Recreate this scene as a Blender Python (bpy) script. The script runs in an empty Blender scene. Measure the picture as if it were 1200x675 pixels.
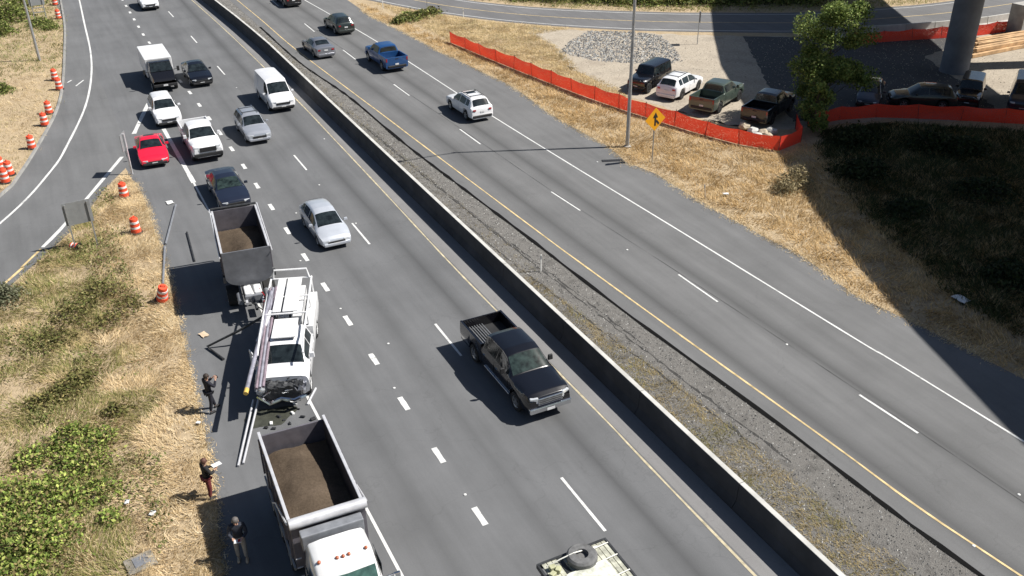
import bpy, bmesh, math, random
import numpy as np
from mathutils import Matrix, Vector
random.seed(7); RNG = np.random.default_rng(11)
S = bpy.context.scene
col = S.collection
R = math.radians

# ------------------------------------------------------------------ camera
# world: X across the highway (to the right), Y along it (up the picture), metres
F_PX, PITCH, ROLL, HCAM, YAW = 1079.54, 0.511432, -0.0131019, 22.1594, R(26.4)
CX, CY = 600.0, 337.5
ca, sa = math.cos(YAW), math.sin(YAW)
def _w(v):
    return Vector((v[0]*ca + v[1]*sa, -v[0]*sa + v[1]*ca, v[2]))
def _ray(px, py):
    x = (px-CX)/F_PX; y = -(py-CY)/F_PX
    c, s = math.cos(ROLL), math.sin(ROLL)
    x, y = c*x - s*y, s*x + c*y
    return (x, math.cos(PITCH)+y*math.sin(PITCH), -math.sin(PITCH)+y*math.cos(PITCH))
def G(px, py, z=0.0):
    "photo pixel -> point on the level plane at height z"
    d = _w(_ray(px, py)); t = (z-HCAM)/d.z
    return Vector((d.x*t, d.y*t, z))
cam_d = bpy.data.cameras.new("camera"); cam = bpy.data.objects.new("camera", cam_d); col.objects.link(cam)
_c, _s = math.cos(ROLL), math.sin(ROLL)
_r = _w((_c, _s*math.sin(PITCH), _s*math.cos(PITCH)))
_f = _w((0, math.cos(PITCH), -math.sin(PITCH)))
_u = _r.cross(_f)
cam.matrix_world = Matrix(((_r.x, _u.x, -_f.x, 0), (_r.y, _u.y, -_f.y, 0), (_r.z, _u.z, -_f.z, HCAM), (0, 0, 0, 1)))
cam_d.sensor_width = 36; cam_d.lens = 36*F_PX/1200; cam_d.clip_start = 0.5; cam_d.clip_end = 4000
S.camera = cam

# ------------------------------------------------------------------ light
SUN_EL = R(50); SUN_AZ = Vector((0.92, -0.39)).normalized()      # towards the sun
world = bpy.data.worlds.new("World"); S.world = world; world.use_nodes = True
nt = world.node_tree
bg = nt.nodes["Background"]; sky = nt.nodes.new("ShaderNodeTexSky"); sky.sky_type = 'NISHITA'
sky.sun_disc = False; sky.sun_elevation = SUN_EL; sky.sun_rotation = math.atan2(SUN_AZ.x, SUN_AZ.y)
nt.links.new(sky.outputs[0], bg.inputs[0]); bg.inputs[1].default_value = 0.05
sun_d = bpy.data.lights.new("sun", 'SUN'); sun = bpy.data.objects.new("sun", sun_d); col.objects.link(sun)
sun_d.energy = 5.0; sun_d.angle = R(0.5); sun_d.color = (1.0, 0.965, 0.91)
sd = Vector((SUN_AZ.x*math.cos(SUN_EL), SUN_AZ.y*math.cos(SUN_EL), math.sin(SUN_EL)))
sun.rotation_euler = (-sd).to_track_quat('-Z', 'Y').to_euler(); sun.location = (60, -30, 60)
S.view_settings.view_transform = 'Standard'; S.view_settings.look = 'None'
S.view_settings.exposure = 0.50; S.view_settings.gamma = 1.0; S.view_settings.use_curve_mapping = False
S.cycles.max_bounces = 6; S.cycles.diffuse_bounces = 1; S.cycles.glossy_bounces = 3
S.cycles.transparent_max_bounces = 6; S.cycles.use_denoising = True

# ------------------------------------------------------------------ materials
def _new(name):
    m = bpy.data.materials.new(name); m.use_nodes = True
    return m, m.node_tree, m.node_tree.nodes["Principled BSDF"]
def _noise(nt, scale, detail=3, rough=.6, coord='Object', vec=None):
    tc = nt.nodes.new("ShaderNodeTexCoord"); n = nt.nodes.new("ShaderNodeTexNoise")
    n.inputs["Scale"].default_value = scale; n.inputs["Detail"].default_value = detail; n.inputs["Roughness"].default_value = rough
    nt.links.new(vec if vec is not None else tc.outputs[coord], n.inputs["Vector"])
    return n.outputs["Fac"]
def _ramp(nt, fac, stops):
    r = nt.nodes.new("ShaderNodeValToRGB"); e = r.color_ramp.elements
    while len(e) < len(stops): e.new(.5)
    for i, (p, c) in enumerate(stops):
        e[i].position = p; e[i].color = (*c, 1)
    nt.links.new(fac, r.inputs[0]); return r.outputs[0]
def _mix(nt, fac, a, b, mode='MIX'):
    m = nt.nodes.new("ShaderNodeMix"); m.data_type = 'RGBA'; m.blend_type = mode
    for sock, v in ((m.inputs[0], fac), (m.inputs[6], a), (m.inputs[7], b)):
        if isinstance(v, bpy.types.NodeSocket): nt.links.new(v, sock)
        elif isinstance(v, (int, float)): sock.default_value = v
        else: sock.default_value = (*v, 1)
    return m.outputs[2]
def _math(nt, op, a, b=0.0, clamp=False):
    m = nt.nodes.new("ShaderNodeMath"); m.operation = op; m.use_clamp = clamp
    for i, v in enumerate((a, b)):
        if isinstance(v, bpy.types.NodeSocket): nt.links.new(v, m.inputs[i])
        else: m.inputs[i].default_value = v
    return m.outputs[0]
def _bump(nt, bsdf, h, strength=.3, dist=.02):
    b = nt.nodes.new("ShaderNodeBump"); b.inputs["Strength"].default_value = strength; b.inputs["Distance"].default_value = dist
    nt.links.new(h, b.inputs["Height"]); nt.links.new(b.outputs[0], bsdf.inputs["Normal"])
_mats = {}
def mat(name, c, rough=.6, metal=0.0, coat=0.0, var=.18, scale=3.0, spec=.5, bump=0.0):
    "plain procedural surface: base colour broken up by noise"
    if name in _mats: return _mats[name]
    m, nt, b = _new(name)
    f = _noise(nt, scale, 4)
    lo = tuple(max(0, x*(1-var)) for x in c); hi = tuple(min(1, x*(1+var)) for x in c)
    nt.links.new(_ramp(nt, f, [(.3, lo), (.7, hi)]), b.inputs["Base Color"])
    b.inputs["Roughness"].default_value = rough; b.inputs["Metallic"].default_value = metal
    b.inputs["Coat Weight"].default_value = coat; b.inputs["Coat Roughness"].default_value = .06
    b.inputs["Specular IOR Level"].default_value = spec
    if bump: _bump(nt, b, _noise(nt, scale*8, 3), bump)
    _mats[name] = m; return m
def paint(name, c, metal=0.0, rough=.32, dust=.35):
    "car paint with a film of road dust low on the sides"
    if name in _mats: return _mats[name]
    m, nt, b = _new(name)
    f = _noise(nt, 2.2, 5, .7)
    geo = nt.nodes.new("ShaderNodeTexCoord"); sp = nt.nodes.new("ShaderNodeSeparateXYZ"); nt.links.new(geo.outputs["Object"], sp.inputs[0])
    low = _math(nt, 'MULTIPLY', _math(nt, 'SUBTRACT', .75, sp.outputs[2]), dust, True)
    d = _math(nt, 'MULTIPLY', low, f, True)
    base = _ramp(nt, f, [(.3, tuple(x*.93 for x in c)), (.7, tuple(min(1, x*1.05) for x in c))])
    nt.links.new(_mix(nt, d, base, (.25, .22, .18)), b.inputs["Base Color"])
    b.inputs["Roughness"].default_value = rough; b.inputs["Metallic"].default_value = metal
    b.inputs["Coat Weight"].default_value = .9; b.inputs["Coat Roughness"].default_value = .05
    _mats[name] = m; return m
def m_asphalt(name, base, bands, k=0.0, y0=0.0, warm=(1, 1, 1)):
    m, nt, b = _new(name)
    tc = nt.nodes.new("ShaderNodeTexCoord"); sp = nt.nodes.new("ShaderNodeSeparateXYZ"); nt.links.new(tc.outputs["Object"], sp.inputs[0])
    mp = nt.nodes.new("ShaderNodeMapping"); mp.inputs["Scale"].default_value = (1.3, .09, 1); nt.links.new(tc.outputs["Object"], mp.inputs[0])
    streak = _noise(nt, 1.2, 4, .6, vec=mp.outputs[0])
    patch = _noise(nt, .22, 5, .6); fine = _noise(nt, 55, 2, .8)
    c0 = tuple(base*w for w in warm)
    colr = _ramp(nt, patch, [(.3, tuple(x*.88 for x in c0)), (.7, tuple(x*1.12 for x in c0))])
    colr = _mix(nt, .55, colr, _ramp(nt, streak, [(.3, (.78,)*3), (.7, (1.15,)*3)]), 'MULTIPLY')
    x = sp.outputs[0]
    if k:
        x = _math(nt, 'SUBTRACT', x, _math(nt, 'MULTIPLY', _math(nt, 'SUBTRACT', sp.outputs[1], y0), k))
    tot = None
    for c, hw, a in bands:                                # oil drip lines along the lane centres, worn lighter wheel tracks
        d = _math(nt, 'ABSOLUTE', _math(nt, 'SUBTRACT', x, c))
        g = _math(nt, 'SUBTRACT', 1.0, _math(nt, 'DIVIDE', d, hw), True)
        g = _math(nt, 'MULTIPLY', _math(nt, 'MULTIPLY', g, g), a)
        tot = g if tot is None else _math(nt, 'ADD', tot, g)
    if tot is not None:
        tot = _math(nt, 'MULTIPLY', tot, _math(nt, 'ADD', streak, .5))
        colr = _mix(nt, _math(nt, 'MULTIPLY', tot, 1.0, True), colr, tuple(x*.5 for x in c0))
    colr = _mix(nt, .5, colr, _ramp(nt, fine, [(.25, (.7,)*3), (.75, (1.25,)*3)]), 'MULTIPLY')
    cr = nt.nodes.new("ShaderNodeTexVoronoi"); cr.feature = 'DISTANCE_TO_EDGE'; cr.inputs["Scale"].default_value = .16
    wv = nt.nodes.new("ShaderNodeVectorMath"); wv.operation = 'ADD'
    nn = nt.nodes.new("ShaderNodeTexNoise"); nn.inputs["Scale"].default_value = .6; nn.inputs["Detail"].default_value = 5
    nt.links.new(tc.outputs["Object"], nn.inputs["Vector"])
    sc = nt.nodes.new("ShaderNodeVectorMath"); sc.operation = 'SCALE'; sc.inputs["Scale"].default_value = 3.0
    nt.links.new(nn.outputs["Color"], sc.inputs[0]); nt.links.new(tc.outputs["Object"], wv.inputs[0]); nt.links.new(sc.outputs[0], wv.inputs[1])
    nt.links.new(wv.outputs[0], cr.inputs["Vector"])
    crack = _math(nt, 'LESS_THAN', cr.outputs["Distance"], .0035)
    colr = _mix(nt, _math(nt, 'MULTIPLY', crack, .12), colr, tuple(x*.35 for x in c0))
    nt.links.new(colr, b.inputs["Base Color"]); b.inputs["Roughness"].default_value = .88; b.inputs["Specular IOR Level"].default_value = .3
    _bump(nt, b, fine, .35, .01)
    return m
def m_ground(name, a, bcol, ccol, scale=.6, bump=.6):
    m, nt, b = _new(name)
    f1 = _noise(nt, scale, 6, .65); f2 = _noise(nt, scale*14, 4, .75)
    c = _ramp(nt, f1, [(.3, a), (.52, bcol), (.72, ccol)])
    c = _mix(nt, .7, c, _ramp(nt, f2, [(.25, (.55,)*3), (.75, (1.35,)*3)]), 'MULTIPLY')
    nt.links.new(c, b.inputs["Base Color"]); b.inputs["Roughness"].default_value = .95; b.inputs["Specular IOR Level"].default_value = .15
    _bump(nt, b, f2, bump, .06); return m
def m_veg(name, trans=.25, rough=.7):
    "leaf / blade colour from the per-leaf colour attribute"
    m, nt, b = _new(name)
    at = nt.nodes.new("ShaderNodeAttribute"); at.attribute_name = "tint"
    n = _noise(nt, 1.3, 3); c = _mix(nt, .5, at.outputs["Color"], _ramp(nt, n, [(.3, (.75,)*3), (.7, (1.2,)*3)]), 'MULTIPLY')
    nt.links.new(c, b.inputs["Base Color"]); b.inputs["Roughness"].default_value = rough; b.inputs["Specular IOR Level"].default_value = .25
    t = nt.nodes.new("ShaderNodeBsdfTranslucent"); nt.links.new(c, t.inputs[0])
    mx = nt.nodes.new("ShaderNodeMixShader"); mx.inputs[0].default_value = trans
    out = nt.nodes["Material Output"]
    nt.links.new(b.outputs[0], mx.inputs[1]); nt.links.new(t.outputs[0], mx.inputs[2]); nt.links.new(mx.outputs[0], out.inputs[0])
    return m
M_VEG = m_veg("vegetation"); M_STRAW = m_veg("straw", .3, .8)
M_ROCK = m_veg("stones", 0.0, .9)
def m_paint_worn(name, c):
    m, nt, b = _new(name); f = _noise(nt, 5.5, 5, .75); g = _noise(nt, .5, 3)
    fac = _math(nt, 'ADD', _math(nt, 'MULTIPLY', f, .7), _math(nt, 'MULTIPLY', g, .3))
    nt.links.new(_ramp(nt, fac, [(.34, tuple(x*.32 for x in c)), (.43, tuple(x*.8 for x in c)), (.6, c)]), b.inputs["Base Color"]); b.inputs["Roughness"].default_value = .8
    return m
M_WHITE = m_paint_worn("road_paint_white", (.70, .70, .68))
M_YEL = mat("road_paint_yellow", (.58, .44, .22), .75, var=.35, scale=2)
M_YELW = mat("road_paint_worn_yellow", (.46, .40, .27), .8, var=.35, scale=2.5)
M_CONC = mat("concrete", (.36, .35, .33), .9, var=.25, scale=1.2, bump=.2)
M_CONCL = mat("pale_concrete", (.50, .49, .46), .9, var=.22, scale=1.0, bump=.2)
M_GLASS = mat("tinted_glass", (.014, .019, .021), .09, var=.7, scale=3, spec=.6)
M_GLASSG = mat("greenish_glass", (.022, .034, .031), .06, var=.75, scale=4, spec=.6)
M_TYRE = mat("rubber", (.018, .018, .018), .85, var=.3, scale=12)
M_RIM = mat("alloy", (.45, .46, .47), .35, .8, var=.15)
M_DRIM = mat("dark_alloy", (.06, .06, .06), .4, .5)
M_BLK = mat("black_plastic", (.02, .02, .021), .6, var=.3)
M_CHR = mat("chrome", (.75, .76, .78), .12, 1.0, var=.08)
M_LAMP = mat("headlamp", (.75, .77, .78), .08, .35, coat=1, var=.1)
M_TAIL = mat("tail_lamp", (.35, .01, .012), .2, coat=1)
M_AMB = mat("amber_lamp", (.42, .10, .03), .3, coat=.5)
M_PLATE = mat("plate", (.75, .75, .74), .5)
M_GALV = mat("galvanised", (.42, .43, .44), .5, .6, var=.2, scale=5)
M_ALU = mat("sign_back", (.33, .34, .345), .55, .4, var=.12)
M_STEELW = mat("white_steel", (.74, .74, .74), .4, coat=.4, var=.1)
M_STEELD = mat("dark_steel", (.05, .052, .055), .55, .4, var=.4, scale=6)
M_STEELG = mat("grey_steel", (.24, .25, .27), .5, .3, var=.2, scale=3)
M_SOIL = m_ground("soil", (.07, .052, .037), (.095, .071, .05), (.12, .09, .065), .9, .35)
M_WOOD = mat("timber", (.52, .33, .17), .8, var=.35, scale=1.5)
M_BARK = mat("bark", (.11, .08, .055), .95, var=.4, scale=8)

# ------------------------------------------------------------------ mesh helpers
def tag(o, label=None, cat=None, group=None, kind=None):
    for k, v in (("label", label), ("category", cat), ("group", group), ("kind", kind)):
        if v: o[k] = v
    return o
def empty(name, loc=(0, 0, 0), rz=0.0, label=None, cat=None, group=None):
    o = bpy.data.objects.new(name, None); col.objects.link(o); o.location = loc; o.rotation_euler = (0, 0, rz)
    o.empty_display_size = .3
    return tag(o, label, cat, group)
def obj(name, me, m, parent=None):
    o = bpy.data.objects.new(name, me); col.objects.link(o)
    if m is not None and not me.materials: me.materials.append(m)
    if parent is not None: o.parent = parent
    return o
class MB:
    def __init__(s): s.v = []; s.f = []
    def add(s, vs, fs):
        n = len(s.v); s.v += [tuple(v) for v in vs]; s.f += [tuple(i+n for i in f) for f in fs]; return s
    def box(s, c, size, rz=0.0, top=(1, 1), rx=0.0, ry=0.0):
        hx, hy, hz = (d/2 for d in size); P = []
        E = Matrix.Rotation(rz, 3, 'Z') @ Matrix.Rotation(ry, 3, 'Y') @ Matrix.Rotation(rx, 3, 'X')
        for z in (-hz, hz):
            k = top if z > 0 else (1, 1)
            for x, y in ((-hx, -hy), (hx, -hy), (hx, hy), (-hx, hy)):
                P.append(E @ Vector((x*k[0], y*k[1], z)) + Vector(c))
        return s.add(P, [(3, 2, 1, 0), (4, 5, 6, 7), (0, 1, 5, 4), (1, 2, 6, 5), (2, 3, 7, 6), (3, 0, 4, 7)])
    def beam(s, a, b, w, h):
        a = Vector(a); b = Vector(b); d = (b-a).normalized()
        up = Vector((0, 0, 1)) if abs(d.z) < .95 else Vector((0, 1, 0))
        r = d.cross(up).normalized(); u = r.cross(d)
        P = [p + r*x*w/2 + u*z*h/2 for p in (a, b) for x, z in ((-1, -1), (1, -1), (1, 1), (-1, 1))]
        return s.add(P, [(0, 1, 2, 3), (7, 6, 5, 4), (0, 4, 5, 1), (1, 5, 6, 2), (2, 6, 7, 3), (3, 7, 4, 0)])
    def tube(s, pts, r, n=8, r1=None):
        pts = [Vector(p) for p in pts]; k = len(pts); P = []; F = []
        prev = None
        for i, p in enumerate(pts):
            d = (pts[min(i+1, k-1)] - pts[max(i-1, 0)]).normalized()
            up = Vector((0, 0, 1)) if abs(d.z) < .9 else Vector((1, 0, 0))
            if prev is not None: up = prev
            a = (up - d*up.dot(d)).normalized(); b = d.cross(a); prev = a
            rr = r if r1 is None else r + (r1-r)*i/max(1, k-1)
            P += [p + a*rr*math.cos(t) + b*rr*math.sin(t) for t in (2*math.pi*j/n for j in range(n))]
        for i in range(k-1):
            for j in range(n):
                F.append((i*n+j, i*n+(j+1) % n, (i+1)*n+(j+1) % n, (i+1)*n+j))
        F.append(tuple(range(n-1, -1, -1))); F.append(tuple((k-1)*n+j for j in range(n)))
        return s.add(P, F)
    def loft(s, rings, cap=True):
        n = len(rings[0]); P = [p for r in rings for p in r]; F = []
        for i in range(len(rings)-1):
            for j in range(n):
                F.append((i*n+j, i*n+(j+1) % n, (i+1)*n+(j+1) % n, (i+1)*n+j))
        if cap:
            F.append(tuple(range(n-1, -1, -1))); F.append(tuple((len(rings)-1)*n+j for j in range(n)))
        return s.add(P, F)
    def lathe(s, prof, n=16, c=(0, 0, 0), axis='Z'):
        rings = []
        for r, z in prof:
            ring = []
            for j in range(n):
                t = 2*math.pi*j/n; x, y = r*math.cos(t), r*math.sin(t)
                ring.append({'Z': (c[0]+x, c[1]+y, c[2]+z), 'X': (c[0]+z, c[1]+x, c[2]+y), 'Y': (c[0]+x, c[1]+z, c[2]-y)}[axis])
            rings.append(ring)
        return s.loft(rings)
    def grid(s, P):
        h, w = len(P), len(P[0]); F = []
        for i in range(h-1):
            for j in range(w-1):
                F.append((i*w+j, i*w+j+1, (i+1)*w+j+1, (i+1)*w+j))
        return s.add([p for r in P for p in r], F)
    def prism(s, poly, z0, z1):
        n = len(poly)
        P = [(x, y, z0) for x, y in poly] + [(x, y, z1) for x, y in poly]
        F = [tuple(range(n-1, -1, -1)), tuple(range(n, 2*n))] + [(i, (i+1) % n, n+(i+1) % n, n+i) for i in range(n)]
        return s.add(P, F)
    def mesh(s, name, smooth=False, fix=False):
        me = bpy.data.meshes.new(name); me.from_pydata(s.v, [], s.f)
        if fix:
            bm = bmesh.new(); bm.from_mesh(me); bmesh.ops.recalc_face_normals(bm, faces=bm.faces); bm.to_mesh(me); bm.free()
        if smooth:
            me.polygons.foreach_set("use_smooth", [True]*len(me.polygons))
            try: me.set_sharp_from_angle(angle=R(smooth if smooth is not True else 38))
            except Exception: pass
        me.update(); return me
    def build(s, name, m, parent=None, smooth=False, bevel=0.0, fix=True, **t):
        o = obj(name, s.mesh(name, smooth, fix), m, parent)
        if bevel:
            b = o.modifiers.new("bevel", 'BEVEL'); b.width = bevel; b.segments = 2; b.limit_method = 'ANGLE'; b.angle_limit = R(40)
        return tag(o, **t)
def sheet(name, poly, z, m, kind='structure', parent=None):
    "a flat paved sheet, triangulated"
    bm = bmesh.new(); vs = [bm.verts.new((p[0], p[1], z)) for p in poly]; f = bm.faces.new(vs)
    bmesh.ops.triangulate(bm, faces=[f]); bmesh.ops.recalc_face_normals(bm, faces=bm.faces)
    if sum(f.normal.z for f in bm.faces) < 0: bmesh.ops.reverse_faces(bm, faces=bm.faces)
    me = bpy.data.meshes.new(name); bm.to_mesh(me); bm.free()
    o = obj(name, me, m, parent)
    if parent is None: tag(o, kind=kind)
    return o
def smooth_line(pts, step=1.0):
    "Catmull-Rom through 2-D points"
    pts = [Vector((p[0], p[1])) for p in pts]; P = [2*pts[0]-pts[1]] + pts + [2*pts[-1]-pts[-2]]; out = []
    for i in range(1, len(P)-2):
        n = max(2, int((P[i+1]-P[i]).length/step))
        for j in range(n):
            t = j/n; a, b, c, d = P[i-1], P[i], P[i+1], P[i+2]
            out.append(.5*((2*b) + (c-a)*t + (2*a-5*b+4*c-d)*t*t + (3*b-a-3*c+d)*t**3))
    out.append(P[-2]); return out
def strip(name, pts, w, z, m, parent, wob=0.0):
    L, Rr = [], []
    for i, p in enumerate(pts):
        d = (pts[min(i+1, len(pts)-1)] - pts[max(i-1, 0)]).normalized(); n = Vector((d.y, -d.x))
        ww = w*(1+random.uniform(-wob, wob))/2
        L.append((*(p-n*ww), z)); Rr.append((*(p+n*ww), z))
    b = MB(); k = len(pts); b.add(L+Rr, [(i, k+i, k+i+1, i+1) for i in range(k-1)])
    o = b.build(name, m, parent, fix=False); return o
def px2(*pp): return [G(*p).to_2d() for p in pp]
def interp(x, tab):
    return float(np.interp(x, [t[0] for t in tab], [t[1] for t in tab]))
def in_poly(x, y, poly):
    ins = np.zeros(len(x), bool); n = len(poly); j = n-1
    for i in range(n):
        xi, yi = poly[i][0], poly[i][1]; xj, yj = poly[j][0], poly[j][1]
        c = ((yi > y) != (yj > y)) & (x < (xj-xi)*(y-yi)/((yj-yi) if yj != yi else 1e-9)+xi)
        ins ^= c; j = i
    return ins
def vnoise(x, y, seed=0):
    def h(i, j):
        k = (i*374761393 + j*668265263 + seed*982451653) & 0xffffffff
        k = ((k ^ (k >> 13))*1274126177) & 0xffffffff
        return ((k ^ (k >> 16)) & 0xffff)/65535.0
    i = np.floor(x).astype(np.int64); j = np.floor(y).astype(np.int64); u = x-i; v = y-j
    u = u*u*(3-2*u); v = v*v*(3-2*v)
    return (h(i, j)*(1-u)+h(i+1, j)*u)*(1-v) + (h(i, j+1)*(1-u)+h(i+1, j+1)*u)*v
def scatter(poly, n):
    a = np.array([(p[0], p[1]) for p in poly]); lo, hi = a.min(0), a.max(0)
    out = np.zeros((0, 2))
    while len(out) < n:
        p = RNG.uniform(lo, hi, (n*3, 2)); out = np.vstack([out, p[in_poly(p[:, 0], p[:, 1], poly)]])
        if len(out) < n*.02: break
    return out[:n]
def mesh_np(name, V, nper, cols, m, parent=None, quads=False):
    "V: (k*nper,3) vertices, one polygon for every nper of them; cols (k,3)"
    me = bpy.data.meshes.new(name); nv = len(V); k = nv//nper
    me.vertices.add(nv); me.vertices.foreach_set("co", V.astype(np.float32).ravel())
    me.loops.add(nv); me.loops.foreach_set("vertex_index", np.arange(nv, dtype=np.int32))
    me.polygons.add(k); me.polygons.foreach_set("loop_start", np.arange(0, nv, nper, dtype=np.int32))
    me.polygons.foreach_set("loop_total", np.full(k, nper, np.int32))
    at = me.color_attributes.new("tint", 'FLOAT_COLOR', 'POINT')
    c = np.ones((nv, 4), np.float32); c[:, :3] = np.repeat(cols, nper, 0); at.data.foreach_set("color", c.ravel())
    me.update(); me.validate()
    return obj(name, me, m, parent)
def tufts(name, P, hgt, pal, blades=7, width=.03, lean=.8, spread=.16, m=None, parent=None, z=0.0, seed=1, height_by=None):
    "tufts of grass blades at points P; pal = list of base colours"
    n = len(P); k = n*blades
    base = np.repeat(P, blades, 0) + RNG.normal(0, spread, (k, 2))
    fld = vnoise(base[:, 0]*.45, base[:, 1]*.45, seed)*4*math.pi + RNG.normal(0, .8, k)
    h = np.repeat(RNG.uniform(hgt[0], hgt[1], n), blades)*RNG.uniform(.6, 1.15, k)
    if height_by is not None: h *= np.repeat(height_by, blades)
    ln = h*lean*RNG.uniform(.3, 1.5, k)
    dx, dy = np.cos(fld), np.sin(fld); a = RNG.uniform(0, 2*math.pi, k); w = width*RNG.uniform(.6, 1.3, k)
    wx, wy = np.cos(a)*w/2, np.sin(a)*w/2
    V = np.zeros((k, 3, 3)); V[:, 0] = np.stack([base[:, 0]-wx, base[:, 1]-wy, np.full(k, z)], 1)
    V[:, 1] = np.stack([base[:, 0]+wx, base[:, 1]+wy, np.full(k, z)], 1)
    V[:, 2] = np.stack([base[:, 0]+dx*ln, base[:, 1]+dy*ln, z+h*RNG.uniform(.35, 1.0, k)], 1)
    pal = np.array(pal); patch = vnoise(base[:, 0]*.7, base[:, 1]*.7, seed+5)
    idx = np.clip((patch*.8+RNG.uniform(-.25, .35, k))*len(pal), 0, len(pal)-1).astype(int)
    C = pal[idx]*RNG.uniform(.75, 1.2, (k, 1))
    o = mesh_np(name, V.reshape(-1, 3), 3, C, m or M_STRAW, parent); return o
def leaves(name, C, size, pal, parent=None, up=.4, m=None):
    "one folded leaf quad for each centre C (n,3)"
    n = len(C); nrm = RNG.normal(0, 1, (n, 3)); nrm[:, 2] = np.abs(nrm[:, 2])+up; nrm /= np.linalg.norm(nrm, axis=1)[:, None]
    t = np.cross(nrm, RNG.normal(0, 1, (n, 3))); t /= np.linalg.norm(t, axis=1)[:, None]+1e-9; b = np.cross(nrm, t)
    s = size*RNG.uniform(.45, 1.45, (n, 1))
    V = np.stack([C-t*s, C-b*s*.55-nrm*s*.12, C+t*s, C+b*s*.55-nrm*s*.12], 1)
    pal = np.array(pal); col_ = pal[RNG.integers(0, len(pal), n)]*RNG.uniform(.7, 1.25, (n, 1))
    return mesh_np(name, V.reshape(-1, 3), 4, col_, m or M_VEG, parent)

STRAW = [(.76, .59, .35), (.82, .66, .42), (.66, .49, .27), (.85, .71, .48), (.50, .37, .19)]
STRAWG = [(.50, .38, .19), (.40, .33, .14), (.26, .25, .09), (.46, .34, .17)]
GREEN = [(.12, .16, .035), (.17, .22, .05), (.24, .29, .075), (.075, .10, .025), (.33, .35, .11), (.20, .19, .07)]

# ------------------------------------------------------------------ ground, roads
M_EARTH = m_ground("dry_earth", (.34, .26, .165), (.45, .35, .225), (.28, .21, .135), .5)
b = MB(); b.add([(-1500, -1500, 0), (1500, -1500, 0), (1500, 1500, 0), (-1500, 1500, 0)], [(0, 1, 2, 3)])
tag(b.build('ground', M_EARTH, fix=False), kind='structure')

SBB = [(7.7, .9, .35), (11.1, 1.0, .4), (14.45, 1.0, .75)]
NBB = [(22.9, 1.0, .75), (26.1, 1.0, .75)]
M_ASB = m_asphalt("asphalt_southbound", .142, SBB, 0, 0, (.985, 1, 1.025))
M_ANB = m_asphalt("asphalt_northbound", .15, NBB, -.015, 40, (1.0, 1, 1.0))
M_ARAMP = m_asphalt("asphalt_ramp", .145, [], 0, 0, (.99, 1, 1.01))
M_AFAR = m_asphalt("asphalt_side_road", .15, [], 0, 0, (1.0, .99, 1.0))

# southbound carriageway with both shoulders
grass_edge = [(1.6, -60), (1.0, 18), (1.05, 23), (1.3, 25), (1.7, 28), (1.95, 31.7), (2.32, 37.9), (2.76, 47.1), (2.95, 54.5), (2.75, 58.6)]
sb_poly = [(17.45, -60), (17.45, 85), (17.3, 100), (16.9, 130), (13.0, 300), (-5, 300), (1.4, 130)] + \
          [(1.93, 105.6), (2.4, 95)] + [(2.6, 60.2)] + grass_edge[::-1]
road_sb = sheet('southbound_road', sb_poly, .004, M_ASB)
M_SHOUL = m_asphalt("asphalt_shoulder", .20, [], 0, 0, (1.02, 1, .99))
sheet('inner_shoulder', [(16.1, -60), (17.42, -60), (17.42, 60), (17.6, 80), (17.3, 97), (16.7, 112), (15.6, 112), (16.0, 98), (16.2, 86), (16.3, 70), (16.2, 58), (16.0, 40), (16.1, 25)], .008, M_SHOUL)
# on-ramp joining from the left
kerb = px2((72, 0), (77, 30), (77, 60), (75, 100), (68, 130), (50, 165), (25, 205), (0, 232))
kerb = [Vector((2.6, 130))] + kerb + [Vector((-9, 54)), Vector((-16, 45)), Vector((-30, 30)), Vector((-60, 5))]
kerb_s = smooth_line(kerb, 1.5)
ramp_r = [(2.7, 61.5), (1.0, 58.2), (-1.0, 53.2), (-3.2, 49.5), (-6.2, 44.5), (-12, 36), (-26, 20), (-52, -4)]
ramp_poly = [tuple(p) for p in kerb_s] + [(x, y) for x, y in ramp_r[::-1]] + [(3.2, 62), (3.0, 95), (3.2, 130)]
road_ramp = sheet('ramp_road', ramp_poly, .008, M_ARAMP)
# northbound carriageway
nb_r = [Vector((31.3, 130)), Vector((31.0, 112))] + px2((407, 0), (436, 20), (474, 38), (515, 60), (564.6, 84), (600, 101), (654.7, 140), (713, 172), (734.7, 190.7), (769, 204), (806.7, 228), (849, 252), (900, 280), (940, 300), (1000, 345), (1090, 388)) + [Vector((33.5, 10)), Vector((35, -60))]
nb_l = [(19.2, 130), (19.3, 95)] + [tuple(p) for p in px2((352, 74), (408, 113), (476, 170), (607.8, 270), (666.7, 315.6), (742, 373), (795.6, 412), (933, 512.5), (1000, 564.6), (1150, 675))] + [(23.5, 0), (26, -60)]
nb_poly = [(17.0, 300)] + nb_l + [tuple(p) for p in nb_r[::-1]] + [(27, 300)]
road_nb = sheet('northbound_road', nb_poly, .012, M_ANB)
# side road curving along the top
far_n = [Vector((24, 130)), Vector((32.9, 101.7)), Vector((39.9, 87.5)), Vector((48.3, 77.8)), Vector((57.6, 71)), Vector((67, 65.6)), Vector((76, 63.2)), Vector((88, 62)), Vector((130, 62))]
far_f = [Vector((34, 132)), Vector((39.5, 104)), Vector((46, 91)), Vector((56.8, 81.4)), Vector((62.7, 77.6)), Vector((70, 73.5)), Vector((79, 71)), Vector((90, 69.5)), Vector((130, 69))]
fn = smooth_line(far_n, 2); ff = smooth_line(far_f, 2)
road_far = sheet('side_road', [tuple(p) for p in fn] + [tuple(p) for p in ff[::-1]], .016, M_AFAR)
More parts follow.
